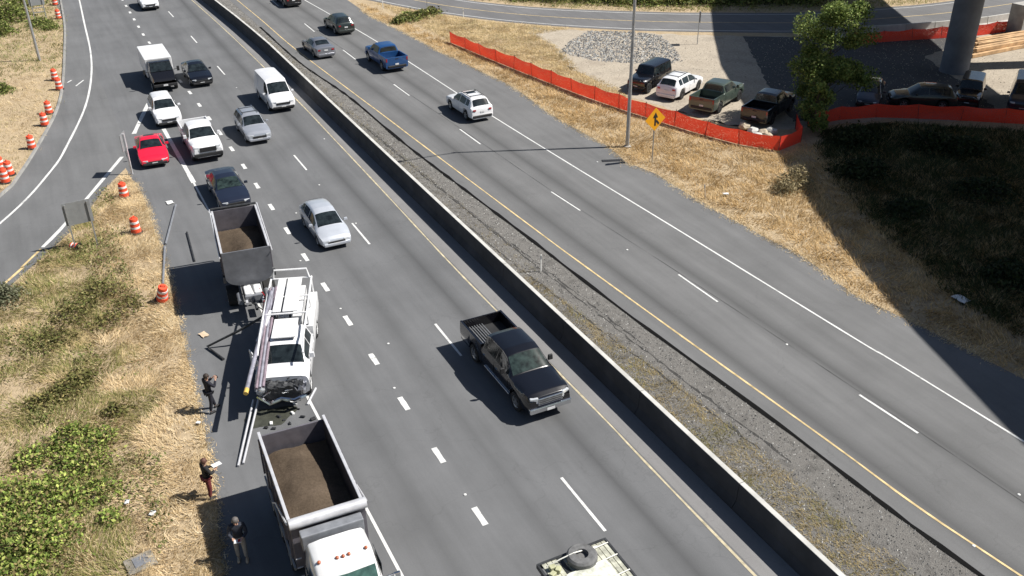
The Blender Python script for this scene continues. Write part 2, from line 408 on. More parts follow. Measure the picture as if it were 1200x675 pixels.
# dirt lot where cars are parked, and dark sheets that paint the bridge shade deeper
M_LOT = m_ground("lot_gravel", (.34, .29, .23), (.42, .365, .29), (.30, .26, .21), .35, .4)
lot = [(41.5, 80), (41.5, 75), (39.0, 66), (39.2, 58), (41, 52), (43, 47), (46, 46.5), (52, 45), (60, 40), (70, 33), (84, 40), (86, 58), (76, 61), (66, 64), (57, 69.8), (48, 76.6), (43, 81.5)]
def rag(poly, amp, step=.6):
    out = []
    for i in range(len(poly)):
        p, q = Vector(poly[i]), Vector(poly[(i+1) % len(poly)]); n = max(2, int((q-p).length/step)); nv = Vector((q.y-p.y, p.x-q.x)).normalized()
        for j in range(n): out.append(tuple(p.lerp(q, j/n) + nv*random.uniform(-amp, amp)))
    return out
sheet('gravel_lot', rag(lot, .3), .005, M_LOT)
M_LOT_SHADE = m_asphalt('shade_dark_asphalt', .075, [])
sheet('bridge_shade_sheet', rag([(47.6, 50.4), (58.8, 68.6), (68.5, 62.4), (76, 60), (78, 57), (68, 55.5), (64.5, 48.5), (60.5, 41.2), (52.5, 45.8), (46.4, 47.6)], .15), .009, M_LOT_SHADE)  # dark sheet laid over the lot to deepen the bridge shadow
M_SHADE_SOIL = m_ground('shade_dark_soil', (.05, .04, .028), (.075, .06, .04), (.04, .036, .024), .8)
sheet('verge_shade_sheet', rag([(46.0, 42.0), (48.5, 45.0), (52, 44), (58, 39), (66, 33), (56, 8), (38.5, 8), (36.6, 23.5), (38.4, 29), (41.0, 34), (43.0, 38.5)], .5), .005, M_SHADE_SOIL)  # soil coloured near black to thicken the shade over the verge
M_MED = m_ground("median_gravel", (.13, .124, .115), (.21, .20, .185), (.10, .095, .088), 1.4, 1.0)
med_poly = [(17.3, 130), (17.3, 95)] + [(17.3, 80), (17.3, -60)] + [(x+.02, y) for x, y in nb_l[::-1]]
sheet('median_strip', med_poly, .006, M_MED)

# lane markings, each dash a part of its road
def line(pts, w, m, parent, z, name, wob=.12, step=1.0): return strip(name, smooth_line(pts, step), w, z, m, parent, wob)
ZSB = .012
line([(6.15, -40), (6.1, 20), (6.1, 45), (6.05, 57), (5.95, 68)], .11, M_WHITE, road_sb, ZSB, 'edge_line')
line([(6.06, 56.6), (5.94, 68)], .28, M_WHITE, road_sb, ZSB+.003, 'gore_line')
line([(16.0, -40), (15.98, 15), (16.03, 25), (15.9, 37.5), (16.05, 50), (16.15, 60), (16.22, 70), (16.1, 86), (15.9, 98), (15.5, 112), (14.6, 140)], .085, M_YELW, road_sb, ZSB, 'yellow_edge_line', .25)
def dash(x0, y0, x1, y1, w, m, parent, z, name='lane_dash'):
    a, b_ = Vector((x0, y0)), Vector((x1, y1))
    strip(name, [a.lerp(b_, t) for t in (0, .25, .5, .75, 1)], w, z, m, parent, .1)
DX = [(0, 9.4), (60, 9.45), (75, 9.2), (85, 8.8), (97, 8.45), (120, 8.6), (140, 8.3)]
y = 3.1
while y < 132:
    dash(interp(y, DX), y, interp(y+.95, DX), y+.95, .22, M_WHITE, road_sb, ZSB); y += 3.62
LX = [(0, 12.8), (20, 12.84), (45, 12.95), (58, 12.86), (78, 12.7), (95, 12.5), (120, 12.0)]
for y in (-2.3, 9.9, 19.1, 31.0, 43.25, 55.3, 67.5, 79.7, 91.8, 104, 116, 128):
    dash(interp(y, LX), y, interp(y+3, LX), y+3.0, .11, M_WHITE, road_sb, ZSB)
line(px2((356.7, 0), (385.6, 16.4), (446, 51.6), (538, 111), (574.6, 134.8)) + [Vector((28.2, 48)), Vector((28.58, 36.5)), Vector((28.93, 24.2)), Vector((29.21, 15.8)), Vector((30.4, -40))], .10, M_WHITE, road_nb, .020, 'edge_line')
line([Vector((19.8, 130))] + px2((302, 20), (346.6, 58), (448.6, 134.8), (495, 170), (631, 272), (678, 306.7), (799, 394.4), (967, 514.6), (1075, 594), (1196, 675)) + [Vector((24.6, 0)), Vector((27, -40))], .09, M_YEL, road_nb, .020, 'yellow_edge_line', .2)
for a, b_ in (((356.7, 27.7), (368.5, 37.3)), ((402, 58.7), (416.6, 69.8)), ((461.5, 99), (479.8, 112.3)), ((538.8, 151.6), (563.2, 169.3)), ((646, 225), (680, 247)), ((795, 322), (841, 354)), ((1007, 463), (1075.8, 508)), ((318, 0), (326, 7))):
    p, q = G(*a), G(*b_); dash(p.x, p.y, q.x, q.y, .10, M_WHITE, road_nb, .020)
line([Vector((4.6, 130))] + px2((93, 0), (99, 28), (106, 60), (107, 90), (100, 125), (80, 168), (60, 200), (0, 262)) + [Vector((-12, 44)), Vector((-30, 24))], .15, M_WHITE, road_ramp, .016, 'edge_line')
line(px2((174, 121), (157, 157)), .3, M_WHITE, road_ramp, .016, 'gore_line')
line(px2((143, 184), (100, 235), (70, 270), (50, 290)), .22, M_WHITE, road_ramp, .016, 'gore_line')
line(px2((48, 292), (25, 314), (5, 333)) + [Vector((-14, 33)), Vector((-30, 15))], .15, M_YEL, road_ramp, .016, 'yellow_edge_line')
for a_, b_ in (((79, 97), (84, 94)), ((89, 101), (98, 94))):
    line(px2(a_, b_), .12, M_WHITE, road_ramp, .016, 'lane_dash')
def resample(pts, n):
    d = [0.0]
    for i in range(1, len(pts)): d.append(d[-1]+(pts[i]-pts[i-1]).length)
    t = np.linspace(0, d[-1], n)
    return [Vector((float(np.interp(k, d, [p.x for p in pts])), float(np.interp(k, d, [p.y for p in pts])))) for k in t]
_a, _b = resample(fn, 60), resample(ff, 60)
strip('edge_line', [p.lerp(q, .08) for p, q in zip(_a, _b)], .12, .024, M_WHITE, road_far)
strip('edge_line', [p.lerp(q, .90) for p, q in zip(_a, _b)], .12, .024, M_WHITE, road_far)
strip('centre_line', [p.lerp(q, .48) for p, q in zip(_a, _b)], .12, .024, M_YEL, road_far)
# raised lane markers
for pxy in ((347, 250), (417, 262), (352, 306), (455, 403), (545, 580), (399, 362), (462, 455), (380, 163), (374, 217), (277, 103), (700, 190), (735, 293), (922, 404), (1194, 580), (1141, 640)):
    p = G(*pxy); MB().lathe([(.06, 0), (.055, .015), (.03, .022)], 8, (p.x, p.y, .014)).build('lane_marker', M_WHITE, road_nb if p.x > 20 else road_sb)
# pavement drop at the edge of the northbound road
M_TAR = mat("tar_seal", (.007, .007, .007), .95, spec=.1)
strip('edge_seam', smooth_line([Vector(p) for p in nb_l[1:-1]], 1), .19, .022, M_TAR, road_nb, .45)
M_JNT = mat('joint', (.05, .05, .05), .9, var=.4, scale=2)
for pts_ in ([(26.6, -5), (26.22, 18), (25.72, 32), (25.1, 44), (24.8, 56), (24.4, 69), (24.05, 82), (23.8, 94)],):
    strip('pavement_joint', smooth_line([Vector(p) for p in pts_], 1), .022, .0135 if pts_[0][0] < 20 else .0185, M_JNT, road_sb if pts_[0][0] < 20 else road_nb, .9)
M_RUT = mat('damp_soil', (.045, .043, .04), .95, var=.4, scale=3)
for k_, (pts_, w_) in enumerate((([(18.6, 70), (19.1, 52), (19.5, 41), (19.9, 33), (20.2, 27), (20.7, 19)], .10), ([(18.9, 62), (19.4, 46), (19.95, 36), (20.35, 28)], .07), ([(18.4, 46), (18.9, 36), (19.6, 27), (20.2, 20)], .09))):
    c_ = smooth_line([Vector(p) for p in pts_], .35); c_ = [p+Vector((random.uniform(-.06, .06), 0)) for p in c_]
    strip('erosion_rut', c_, w_, .0075+.001*k_, M_RUT, bpy.data.objects['median_strip'], .9)
# kerb along the ramp
kb = MB(); rings = []
for i, p in enumerate(kerb_s[:-6]):
    d = (kerb_s[i+1]-kerb_s[max(i-1, 0)]).normalized(); n = Vector((d.y, -d.x))
    if i == 0: sgn = 1 if (n.x < 0) else -1
    n *= sgn
    q = [p + n*t for t in (0, .04, .18, .18)]
    rings.append([(q[0].x, q[0].y, 0), (q[1].x, q[1].y, .12), (q[2].x, q[2].y, .12), (q[3].x, q[3].y, 0)])
kb.loft(rings).build('kerb', mat('kerb_concrete', (.26, .255, .24), .9, var=.25, scale=1), fix=True, kind='structure')

# ------------------------------------------------------------------ median barrier, one piece per cast section
M_FACE_SHADE = mat("face_shade_concrete", (.055, .054, .056), .9, var=.3, scale=.8)  # dark tone carries the shade of the faces turned from the sun
bar = empty('median_barrier', (17.6, 20, 0), 0, 'long low concrete barrier between the two carriageways', 'barrier')
prof = [(-.30, 0), (-.28, .08), (-.14, .33), (-.09, 1.06), (.09, 1.06), (.14, .33), (.28, .08), (.30, 0)]
BX = [(-60, 17.5), (20, 17.52), (40, 17.52), (60, 17.55), (75, 17.6), (85, 17.65), (95, 17.4), (108, 16.9), (140, 15.7)]
y = -30.0
while y < 140:
    L_ = 6.0; xa, xb = interp(y+.01, BX), interp(y+L_-.01, BX)
    rings = [[(x+px_-17.6, yy-20, z) for px_, z in prof] for x, yy in ((xa, y+.012), (xb, y+L_-.012))]
    sec = MB().loft(rings).build('barrier_section', M_FACE_SHADE, bar)
    MB().loft([[(x+q-17.6, yy-20, z) for q, z in ((-.093, 1.05), (-.093, 1.075), (.093, 1.075), (.093, 1.05))] for x, yy in ((xa, y+.012), (xb, y+L_-.012))]).build('sunlit_top_edge', M_CONCL, sec); y += L_  # paler strip puts the sunlit top into the colour

# ------------------------------------------------------------------ bridge overhead on the right (out of frame, shades the lot)
ZD = 17.0
so = Vector((-SUN_AZ.x, -SUN_AZ.y))/math.tan(SUN_EL)            # shadow offset for one metre of height
el = [(80, 104), (63.9, 79.1), (57.5, 70.3), (51.5, 61.5), (46.6, 52.6), (41.0, 41.6), (38.4, 36.9), (35.5, 30.8), (32.3, 22.9), (31.4, 20.3), (30.0, 16.5), (25, 0), (16, -40)]
er = [(101, 100), (87, 82), (80.2, 71.5), (75, 63), (70.5, 56), (66.4, 49.2), (63.0, 43.1), (58.5, 35), (55.5, 27), (54, 22), (52, 16), (47.5, 0), (38, -40)]
el = [Vector(p)-so*ZD for p in el]; er = [Vector(p)-so*ZD for p in er]
br = empty('ramp_bridge', (66, 51, 0), 0, 'tall concrete ramp bridge on round grey columns, high above the lot', 'bridge')
def rel(p, z): return (p.x-66, p.y-51, z)
rings = [[rel(a, ZD), rel(c, ZD), rel(c, ZD-.5), rel(a.lerp(c, .85), ZD-2.2), rel(a.lerp(c, .15), ZD-2.2), rel(a, ZD-.5)] for a, c in zip(el, er)]
MB().loft(rings).build('deck', M_CONC, br, smooth=30)
for e, o_ in ((el, er), (er, el)):
    rings = [[rel(a, ZD+.004), rel(a.lerp(c, .02), ZD+.004), rel(a.lerp(c, .02), ZD+.85), rel(a, ZD+.85)] for a, c in zip(e, o_)]
    MB().loft(rings).build('parapet', M_CONCL, br)
for (x, y) in ((66.5, 51.0), (80.0, 46.6)):
    MB().lathe([(1.2, -.1), (1.1, .3), (1.1, ZD-3), (1.7, ZD-1.9)], 28, (x-66, y-51, 0)).build('column', mat('column_concrete', (.15, .16, .18), .9, var=.25, scale=.5), br, smooth=True)

# ------------------------------------------------------------------ vehicles
def wheel(root, x, y, r, w, rim=M_RIM, n=20, dual=False):
    "tyre with its rim; x is the outer face, sign gives the side"
    sg = 1 if x > 0 else -1
    ww = w*(2.1 if dual else 1)
    t = MB().lathe([(r*.62, -ww), (r*.94, -ww), (r, -ww+.03), (r, -.035), (r*.95, -.005), (r*.66, 0), (r*.62, -.03)], n, (0, 0, 0), 'X')
    if sg < 0: t.v = [(-a, b, c) for a, b, c in t.v]
    o = t.build('wheel', M_TYRE, root, smooth=35); o.location = (x, y, r)
    k = MB().lathe([(.02, -.02), (r*.16, -.015), (r*.2, -.03), (r*.5, -.05), (r*.63, -.012), (r*.645, -.03), (r*.5, -.09)], n, (0, 0, 0), 'X')
    for j in range(5):
        a = 2*math.pi*j/5
        k.beam((-.03, r*.15*math.cos(a), r*.15*math.sin(a)), (-.018, r*.6*math.cos(a), r*.6*math.sin(a)), .035, r*.2)
    if sg < 0: k.v = [(-a, b, c) for a, b, c in k.v]
    k.build('rim', rim, o, smooth=30)
    return o

SPEC = {}
# top: (distance from the nose, height of the top line, half-width of the top edge as a share of the half width)
SPEC['sedan'] = dict(L=4.85, W=1.85, zb=.22, belt=[(0, .70), (1.2, .90), (4.0, .98), (4.85, .96)], r=.33, wh=(.95, 3.78),
    top=[(0, .60, .90), (.06, .70, .90), (.35, .80, .89), (1.35, .96, .84), (2.15, 1.38, .66), (2.6, 1.455, .64), (3.3, 1.43, .64), (4.15, 1.10, .74), (4.7, 1.04, .84), (4.82, .98, .86), (4.85, .82, .86)],
    ws=(1.38, 2.16), rw=(3.42, 4.14), sw=[(1.62, 2.62), (2.70, 3.55)], doors=[(1.5, 2.66), (2.70, 3.7)])
SPEC['hatch'] = dict(L=4.4, W=1.76, zb=.2, belt=[(0, .62), (.9, .88), (3.8, 1.04), (4.4, 1.0)], r=.31, wh=(.85, 3.5),
    top=[(0, .50, .80), (.05, .60, .84), (.2, .72, .86), (.45, .82, .87), (.95, .98, .83), (1.4, 1.22, .75), (1.85, 1.43, .68), (2.3, 1.53, .66), (2.9, 1.53, .65), (3.5, 1.46, .64), (3.95, 1.34, .63), (4.3, 1.08, .74), (4.37, .95, .82), (4.4, .75, .84)],
    ws=(.98, 1.86), rw=(3.9, 4.28), sw=[(1.32, 2.42), (2.5, 3.35), (3.42, 3.85)], doors=[(1.2, 2.46), (2.5, 3.35)])
SPEC['sport'] = dict(L=4.35, W=1.84, zb=.19, belt=[(0, .62), (1.2, .84), (3.4, .96), (4.35, .92)], r=.34, wh=(.85, 3.3),
    top=[(0, .48, .80), (.07, .60, .85), (.4, .74, .88), (1.35, .90, .83), (2.1, 1.28, .66), (2.5, 1.34, .63), (3.0, 1.29, .62), (3.95, .98, .70), (4.25, .9, .82), (4.35, .7, .84)],
    ws=(1.38, 2.1), rw=(3.12, 3.9), sw=[(1.62, 2.62), (2.7, 3.2)], doors=[(1.5, 2.72)])
SPEC['suv'] = dict(L=4.6, W=1.86, zb=.26, belt=[(0, .78), (1.1, 1.02), (4.2, 1.10), (4.6, 1.05)], r=.36, wh=(.92, 3.6),
    top=[(0, .66, .88), (.05, .80, .90), (.3, .95, .90), (1.25, 1.08, .85), (1.95, 1.58, .70), (2.35, 1.67, .68), (3.9, 1.64, .67), (4.1, 1.58, .68), (4.48, 1.12, .78), (4.55, .98, .88), (4.6, .7, .88)],
    ws=(1.27, 1.97), rw=(4.09, 4.46), sw=[(1.5, 2.5), (2.58, 3.45), (3.55, 4.0)], doors=[(1.4, 2.54), (2.58, 3.5)])
SPEC['wagon'] = dict(L=4.6, W=1.76, zb=.24, belt=[(0, .70), (1.2, .92), (4.2, 1.0), (4.6, .98)], r=.33, wh=(.9, 3.5),
    top=[(0, .6, .88), (.06, .74, .89), (.3, .84, .89), (1.3, .99, .84), (2.0, 1.46, .70), (2.4, 1.53, .69), (4.0, 1.50, .68), (4.2, 1.42, .68), (4.5, 1.05, .78), (4.56, .95, .86), (4.6, .72, .86)],
    ws=(1.32, 2.02), rw=(4.18, 4.48), sw=[(1.55, 2.5), (2.58, 3.4), (3.5, 4.15)], doors=[(1.45, 2.54), (2.58, 3.45)])
SPEC['van'] = dict(L=5.4, W=1.98, zb=.28, belt=[(0, .85), (.9, 1.10), (5.4, 1.12)], r=.35, wh=(.95, 4.1),
    top=[(0, .7, .88), (.05, .9, .9), (.25, 1.05, .9), (.85, 1.22, .86), (1.6, 1.9, .76), (2.0, 2.05, .78), (5.2, 2.05, .78), (5.32, 1.95, .78), (5.38, 1.3, .84), (5.4, .8, .88)],
    ws=(.88, 1.62), rw=(5.33, 5.375), sw=[(1.15, 2.05)], doors=[(1.05, 2.1), (2.2, 3.4)])
SPEC['pickup'] = dict(L=6.0, W=2.02, zb=.36, belt=[(0, 1.0), (1.4, 1.22), (4.0, 1.24)], r=.41, wh=(1.02, 4.72), cab=3.95, bed=1.32,
    top=[(0, .98, .88), (.05, 1.10, .90), (.25, 1.20, .91), (1.45, 1.28, .87), (2.15, 1.80, .72), (2.5, 1.89, .71), (3.6, 1.87, .71), (3.85, 1.80, .72), (3.93, 1.30, .86), (3.95, 1.27, .9)],
    ws=(1.47, 2.16), rw=(3.86, 3.925), sw=[(1.72, 2.72), (2.8, 3.75)], doors=[(1.6, 2.76), (2.8, 3.85)])
SPEC['jeep'] = dict(L=4.5, W=1.75, zb=.42, belt=[(0, .95), (1.2, 1.18), (4.5, 1.2)], r=.41, wh=(.65, 3.6),
    top=[(0, 1.05, .72), (.04, 1.12, .74), (.2, 1.16, .78), (1.3, 1.24, .86), (1.34, 1.26, .88), (1.6, 1.82, .80), (1.75, 1.86, .80), (4.25, 1.85, .80), (4.33, 1.8, .80), (4.42, 1.24, .88), (4.5, 1.0, .9)],
    ws=(1.35, 1.6), rw=(4.34, 4.41), sw=[(1.5, 2.35), (2.45, 3.2), (3.3, 4.25)], doors=[(1.4, 2.4), (2.45, 3.25)])

def car(name, label, cat, kind, body, front=None, rear=None, d=(0, -1), group=None, rim=M_RIM, glass=M_GLASS, s0=0.0, L=None,
        lamp=True, trim=None, rack=False, sunroof=False, chrome=False, spare=False):
    sp = SPEC[kind]; k = 1.0 if L is None else L/sp['L']; Ln = sp['L']*k; W2 = sp['W']/2
    d = Vector(d).normalized(); c = (Vector(front) - d*Ln/2) if front is not None else (Vector(rear) + d*Ln/2)
    rz = math.atan2(-d.x, d.y)
    root = empty(name, (c.x, c.y, .014), rz, label, cat, group)
    end = sp.get('cab', sp['L'])
    T = [(t[0], t[1]) for t in sp['top']]; TW = [(t[0], t[2]) for t in sp['top']]
    zb, r = sp['zb'], sp['r']; full = sp['L']; ra = r+.055
    def plan(s):
        e = 1.0
        if s < .5: e -= .13*(1-s/.5)**2.2
        if s > full-.4 and 'cab' not in sp: e -= .09*(1-(full-s)/.4)**2.2
        return W2*e
    def zbot(s):
        z = zb
        if s < .3: z = max(z, zb+.06*(1-s/.3))
        for w in sp['wh']:
            q = ra*ra-(s-w)**2
            if q > 0: z = max(z, r+math.sqrt(q))
        return z
    def ring(s, off=0.0):
        w = plan(s)+off; zt = interp(s, T); zl = min(interp(s, sp['belt']), zt-.03); wt = w*interp(s, TW)
        z0 = zbot(s); z0 = min(z0, zl-.07); hb = zl-z0
        return [(w*.80, z0), (w*.965, z0+.015+min(.10, hb*.2)), (w, max(z0+hb*.35, zb+(zl-zb)*.5) if hb > .2 else z0+hb*.5), (w*.99, max(z0+hb*.72, zb+(zl-zb)*.78)), (w*.95, zl),
                (wt, max(zt-.05, zl+.006)), (wt*.82, zt-.004), (wt*.4, zt+.018)]
    Y = lambda s: (full/2 - s)*k
    keys = sorted(set([round(x, 3) for x in list(np.arange(s0, end, .07)) + [t[0] for t in sp['top'] if t[0] >= s0] + [end]]))
    keys = [s for s in keys if s0 <= s <= end]
    rings = []
    for s in keys:
        p = ring(s); rings.append([(x, Y(s), z) for x, z in p] + [(-x, Y(s), z) for x, z in p[::-1]])
    MB().loft(rings).build('body', body, root, smooth=42)
    MB().box((0, 0, zb+.12), (W2*1.45, Ln*.94 if 'cab' not in sp else Ln*.9, .26)).build('underbody', M_BLK, root)
    # glass
    def top_patch(sa_, sb_, nm, shrink=.94, lift=.012, g=glass):
        P = []
        for i in range(7):
            s = sa_+(sb_-sa_)*i/6; p = ring(s); (x5, z5), (x6, z6), (x7, z7) = p[5], p[6], p[7]
            sl = (interp(sb_, T)-interp(sa_, T)); dirv = Vector((0, -(sb_-sa_)*k, sl)).normalized(); nv = Vector((0, -dirv.z, dirv.y)) * (1 if dirv.y > 0 else -1)
            if nv.z < 0: nv = -nv
            row = [(x5*shrink, z5+.012), (x6*shrink, z6), (x7, z7), (0, z7+.004), (-x7, z7), (-x6*shrink, z6), (-x5*shrink, z5+.012)]
            P.append([(x+nv.x*lift, Y(s)+nv.y*lift, z+nv.z*lift+.004) for x, z in row])
        MB().grid(P).build(nm, g, root, smooth=40, fix=False)
    a, b_ = sp['ws']; top_patch(a+.03*(b_-a), b_-.06*(b_-a), 'windshield')
    a, b_ = sp['rw']; top_patch(a+.08*(b_-a), b_-.06*(b_-a), 'rear_window', .9, .014, M_GLASS)
    for sg in (1, -1):
        for (a, b_) in sp['sw']:
            P = []
            for i in range(6):
                s = a+(b_-a)*i/5; p = ring(s, .0); (x4, z4), (x5, z5) = p[4], p[5]
                nx, nz = (z5-z4), (x4-x5); q = math.hypot(nx, nz) or 1; nx, nz = nx/q*.010, nz/q*.010
                P.append([(sg*(x4+(x5-x4)*t+nx), Y(s), z4+(z5-z4)*t+nz) for t in (.10, .5, .90)])
            MB().grid(P).build('side_window', M_GLASS, root, fix=False)
        for (a, b_) in sp['doors']:
            P = []
            for i in range(9):
                s = a+.02+(b_-a-.04)*i/8; p = ring(s, .006)
                lo = p[1]; P.append([(sg*p[j][0]+sg*.002, Y(s), p[j][1]) for j in (1, 2, 3)] + [(sg*(p[4][0]*.995), Y(s), p[4][1]-.015)])
            dr = MB().grid(P).build('door', body, root, smooth=True, fix=False)
            pm = ring(b_-.2); MB().box((sg*(pm[3][0]+.02), Y(b_-.2), pm[3][1]-.03), (.03, .16, .03)).build('handle', body if not chrome else M_CHR, dr)
        # mirror
        sm = sp['ws'][0]+.42; pm = ring(sm)
        big = 'cab' in sp
        MB().box((sg*(pm[4][0]+.13), Y(sm), pm[4][1]+.10+.04*big), (.22, .10, .15+.09*big), top=(.85, .9)).build('mirror', body if not chrome else M_BLK, root, bevel=.025)
        # lights
        if lamp and s0 == 0:
            pf = ring(.06)
            MB().box((sg*pf[5][0]*.82, Y(.11), pf[5][1]-.07), (.36, .2, .13) if 'cab' not in sp else (.34, .2, .26), rz=-sg*.22).build('headlight', M_LAMP, root, bevel=.03)
        pe = ring(end-.06)
        if 'cab' not in sp:
            MB().box((sg*plan(full)*.74, Y(full-.005), interp(full-.2, sp['belt'])-.16), (.24, .05, .13), rz=sg*.06).build('taillight', M_TAIL, root, bevel=.02)
    if s0 == 0:
        zf = interp(.03, T)
        MB().box((0, Y(-.005), zf-.13), (W2*1.05, .06, .15 if 'cab' not in sp else .30)).build('grille', M_CHR if chrome else M_BLK, root, bevel=.02)
        if chrome:
            for q in (-.09, 0.0, .09):
                MB().box((0, Y(-.04), zf-.13+q), (W2*.98, .03, .028)).build('grille_bar', M_STEELD, root)
        MB().box((0, Y(.03), zb+(.13 if 'cab' not in sp else .22)), (W2*1.62 if 'cab' not in sp else W2*1.8, .22, .17 if 'cab' not in sp else .24)).build('front_bumper', trim or (M_CHR if chrome else M_BLK), root, bevel=.04)
        MB().box((0, Y(-.07), zb+.17), (.34, .012, .12)).build('license_plate', M_PLATE, root)
    MB().box((0, Y(full-.06), zb+.18), (W2*1.66, .22, .2)).build('rear_bumper', trim or (M_CHR if chrome else body if 'cab' not in sp else M_BLK), root, bevel=.05)
    MB().box((0, Y(full+.012), .78 if 'cab' not in sp else .72), (.32, .012, .13)).build('license_plate', M_PLATE, root)
    for w in sp['wh']:
        for sg in (1, -1): wheel(root, sg*(W2-.02), Y(w), r, .23, rim)
    if 'cab' in sp:                                                   # open cargo bed
        zt, zf = sp['bed'], .80; rings = []
        for s in sorted(set(list(np.arange(end+.03, full, .06)) + [full])):
            z0 = zbot(s); w = W2
            half = [(w*.80, z0), (w*.965, z0+.06), (w, max(z0+.1, .85)), (w*.985, zt), (w*.985-.085, zt), (w*.985-.095, zf)]
            rings.append([(x, Y(s), z) for x, z in half] + [(-x, Y(s), z) for x, z in half[::-1]])
        bd = MB().loft(rings).build('cargo_bed', body, root, smooth=40)
        MB().box((0, Y((end+full)/2), zf+.012), (W2*1.78, (full-end-.1)*k, .02)).build('bed_liner', M_BLK, bd)
        MB().box((0, Y(end+.05), (zf+zt)/2), (W2*1.78, .05, zt-zf)).build('bulkhead', body, bd)
        tg = MB().box((0, Y(full-.03), (zf+zt)/2-.06), (W2*1.93, .07, zt-zf+.1)).build('tailgate', body, root, bevel=.02)
        MB().box((0, Y(full+.01), zt-.16), (.3, .02, .06)).build('handle', M_BLK, tg)
        for sg in (1, -1):
            MB().box((sg*(W2-.09), Y(full-.015), zt-.22), (.12, .08, .28)).build('taillight', M_TAIL, root, bevel=.015)
    if rack:
        for sg in (1, -1):
            ss = [t for t in np.arange(sp['ws'][1]+.25, sp['rw'][0]-.15, .2)]
            MB().tube([(sg*ring(s)[6][0]*1.02, Y(s), interp(s, T)+.055) for s in ss], .022, 6).build('roof_rail', M_STEELD, root)
        for s in (sp['ws'][1]+.6, sp['rw'][0]-.5):
            MB().beam((-.55, Y(s), interp(s, T)+.05), (.55, Y(s), interp(s, T)+.05), .05, .03).build('crossbar', M_STEELD, root)
    if sunroof:
        s = sp['ws'][1]+.55; top_patch(s, s+.42, 'sunroof', .72, .008, M_GLASS)
    if spare:
        t = MB().lathe([(.1, 0), (.36, 0), (.40, -.06), (.40, -.2), (.1, -.22)], 18, (0, Y(full)-.02, 1.0), 'Y'); t.build('spare_wheel', M_TYRE, root, smooth=35)
    return root
P_RED = paint("paint_red", (.72, .010, .04)); P_WHITE = paint("paint_white", (.78, .78, .79)); P_NAVY = paint("paint_navy", (.018, .024, .045), .3)
P_SILV = paint("paint_silver", (.50, .52, .56), .5); P_BLACK = paint("paint_black", (.004, .004, .006), dust=.03, rough=.25); P_BLUE = paint("paint_blue", (.02, .09, .26), .3)
P_DGREEN = paint("paint_dark_green", (.025, .035, .032), .3); P_GREY = paint("paint_grey", (.30, .31, .34), .6); P_OLIVE = paint("paint_olive", (.075, .10, .08), .3)
P_BLUEG = paint("paint_pale_silver", (.60, .63, .68), .35)
GS = 'cars heading toward the camera'; GN = 'cars heading away from the camera'; GP = 'cars parked in the gravel lot'
car('red_car', 'bright red low coupe with dark sunroof at the ramp gore', 'car', 'sport', P_RED, front=(4.35, 60.3), d=(-.05, -1), group=GS, sunroof=True)
car('white_pickup', 'white crew cab pickup truck beside the red car', 'pickup truck', 'pickup', P_WHITE, front=(7.65, 59.6), group=GS, L=5.7, trim=M_BLK)
car('white_suv', 'white sport utility vehicle behind the red car, over the gore line', 'suv', 'suv', P_WHITE, front=(6.45, 67.9), group=GS)
car('navy_sedan', 'dark navy sedan right behind the rear dump trailer', 'car', 'sedan', P_NAVY, front=(7.55, 50.9), group=GS, glass=M_GLASSG)
car('silver_wagon', 'silver station wagon with roof rails in the middle lane', 'car', 'wagon', P_SILV, front=(11.4, 61.4), group=GS, rack=True, trim=P_SILV)
car('white_van', 'white cargo van next to the median barrier', 'van', 'van', P_WHITE, front=(14.6, 67.4), group=GS)
car('silver_hatchback', 'pale silver hatchback alone in the middle lane beside the trailer', 'car', 'hatch', P_BLUEG, front=(11.25, 43.5), d=(.0, -1), group=GS, trim=P_BLUEG)
car('black_sedan', 'black sedan beside the white box truck', 'car', 'sedan', P_BLACK, front=(10.4, 76.9), group=GS)
car('white_suv', 'white sport utility vehicle cut by the top edge of the picture', 'suv', 'suv', P_WHITE, front=(10.7, 108.2), group=GS)
ND = (-.022, 1)
car('white_crossover', 'white crossover with black roof trim driving away by the white edge line', 'suv', 'suv', P_WHITE, rear=(26.75, 58.3), d=ND, group=GN, rack=True, trim=M_BLK, sunroof=True)
car('blue_pickup', 'blue pickup truck driving away in the right lane', 'pickup truck', 'pickup', P_BLUE, rear=(25.8, 73.2), d=ND, group=GN, L=5.4)
car('dark_crossover', 'dark green crossover driving away ahead of the blue pickup', 'suv', 'suv', P_DGREEN, rear=(25.95, 87.5), d=ND, group=GN)
car('grey_sedan', 'silver grey sedan driving away near the yellow line', 'car', 'sedan', P_GREY, rear=(21.75, 80.2), d=ND, group=GN)
car('black_sedan', 'black car at the top edge driving away', 'car', 'sedan', P_BLACK, rear=(24.7, 102.0), d=ND, group=GN)
HD = Vector((.89, .46))
def parked(rr, sg=1):  # nearest rear-wheel pair -> centre of rear
    return rr
car('black_jeep', 'black boxy off-roader with grey top parked behind the orange fence', 'suv', 'jeep', P_BLACK, front=(40.1, 58.6), d=-HD, group=GP, rim=M_DRIM)
car('white_offroader', 'white sport utility vehicle with roof rack parked in the gravel lot', 'suv', 'suv', P_WHITE, rear=(41.1, 56.0), d=HD, group=GP, rack=True, rim=M_DRIM, L=4.8)
car('olive_pickup', 'grey green pickup truck parked half in the shade', 'pickup truck', 'pickup', P_OLIVE, rear=(41.4, 52.0), d=HD, group=GP, rim=M_DRIM, L=5.6)
car('black_pickup', 'black pickup truck parked in deep shade at the fence corner', 'pickup truck', 'pickup', P_BLACK, rear=(43.1, 48.2), d=HD, group=GP, rim=M_DRIM, L=5.6)
car('dark_blue_car', 'dark blue car parked in the bridge shade left of the drum', 'car', 'hatch', P_NAVY, front=(52.9, 47.2), d=(-.75, -.6), group=GP)
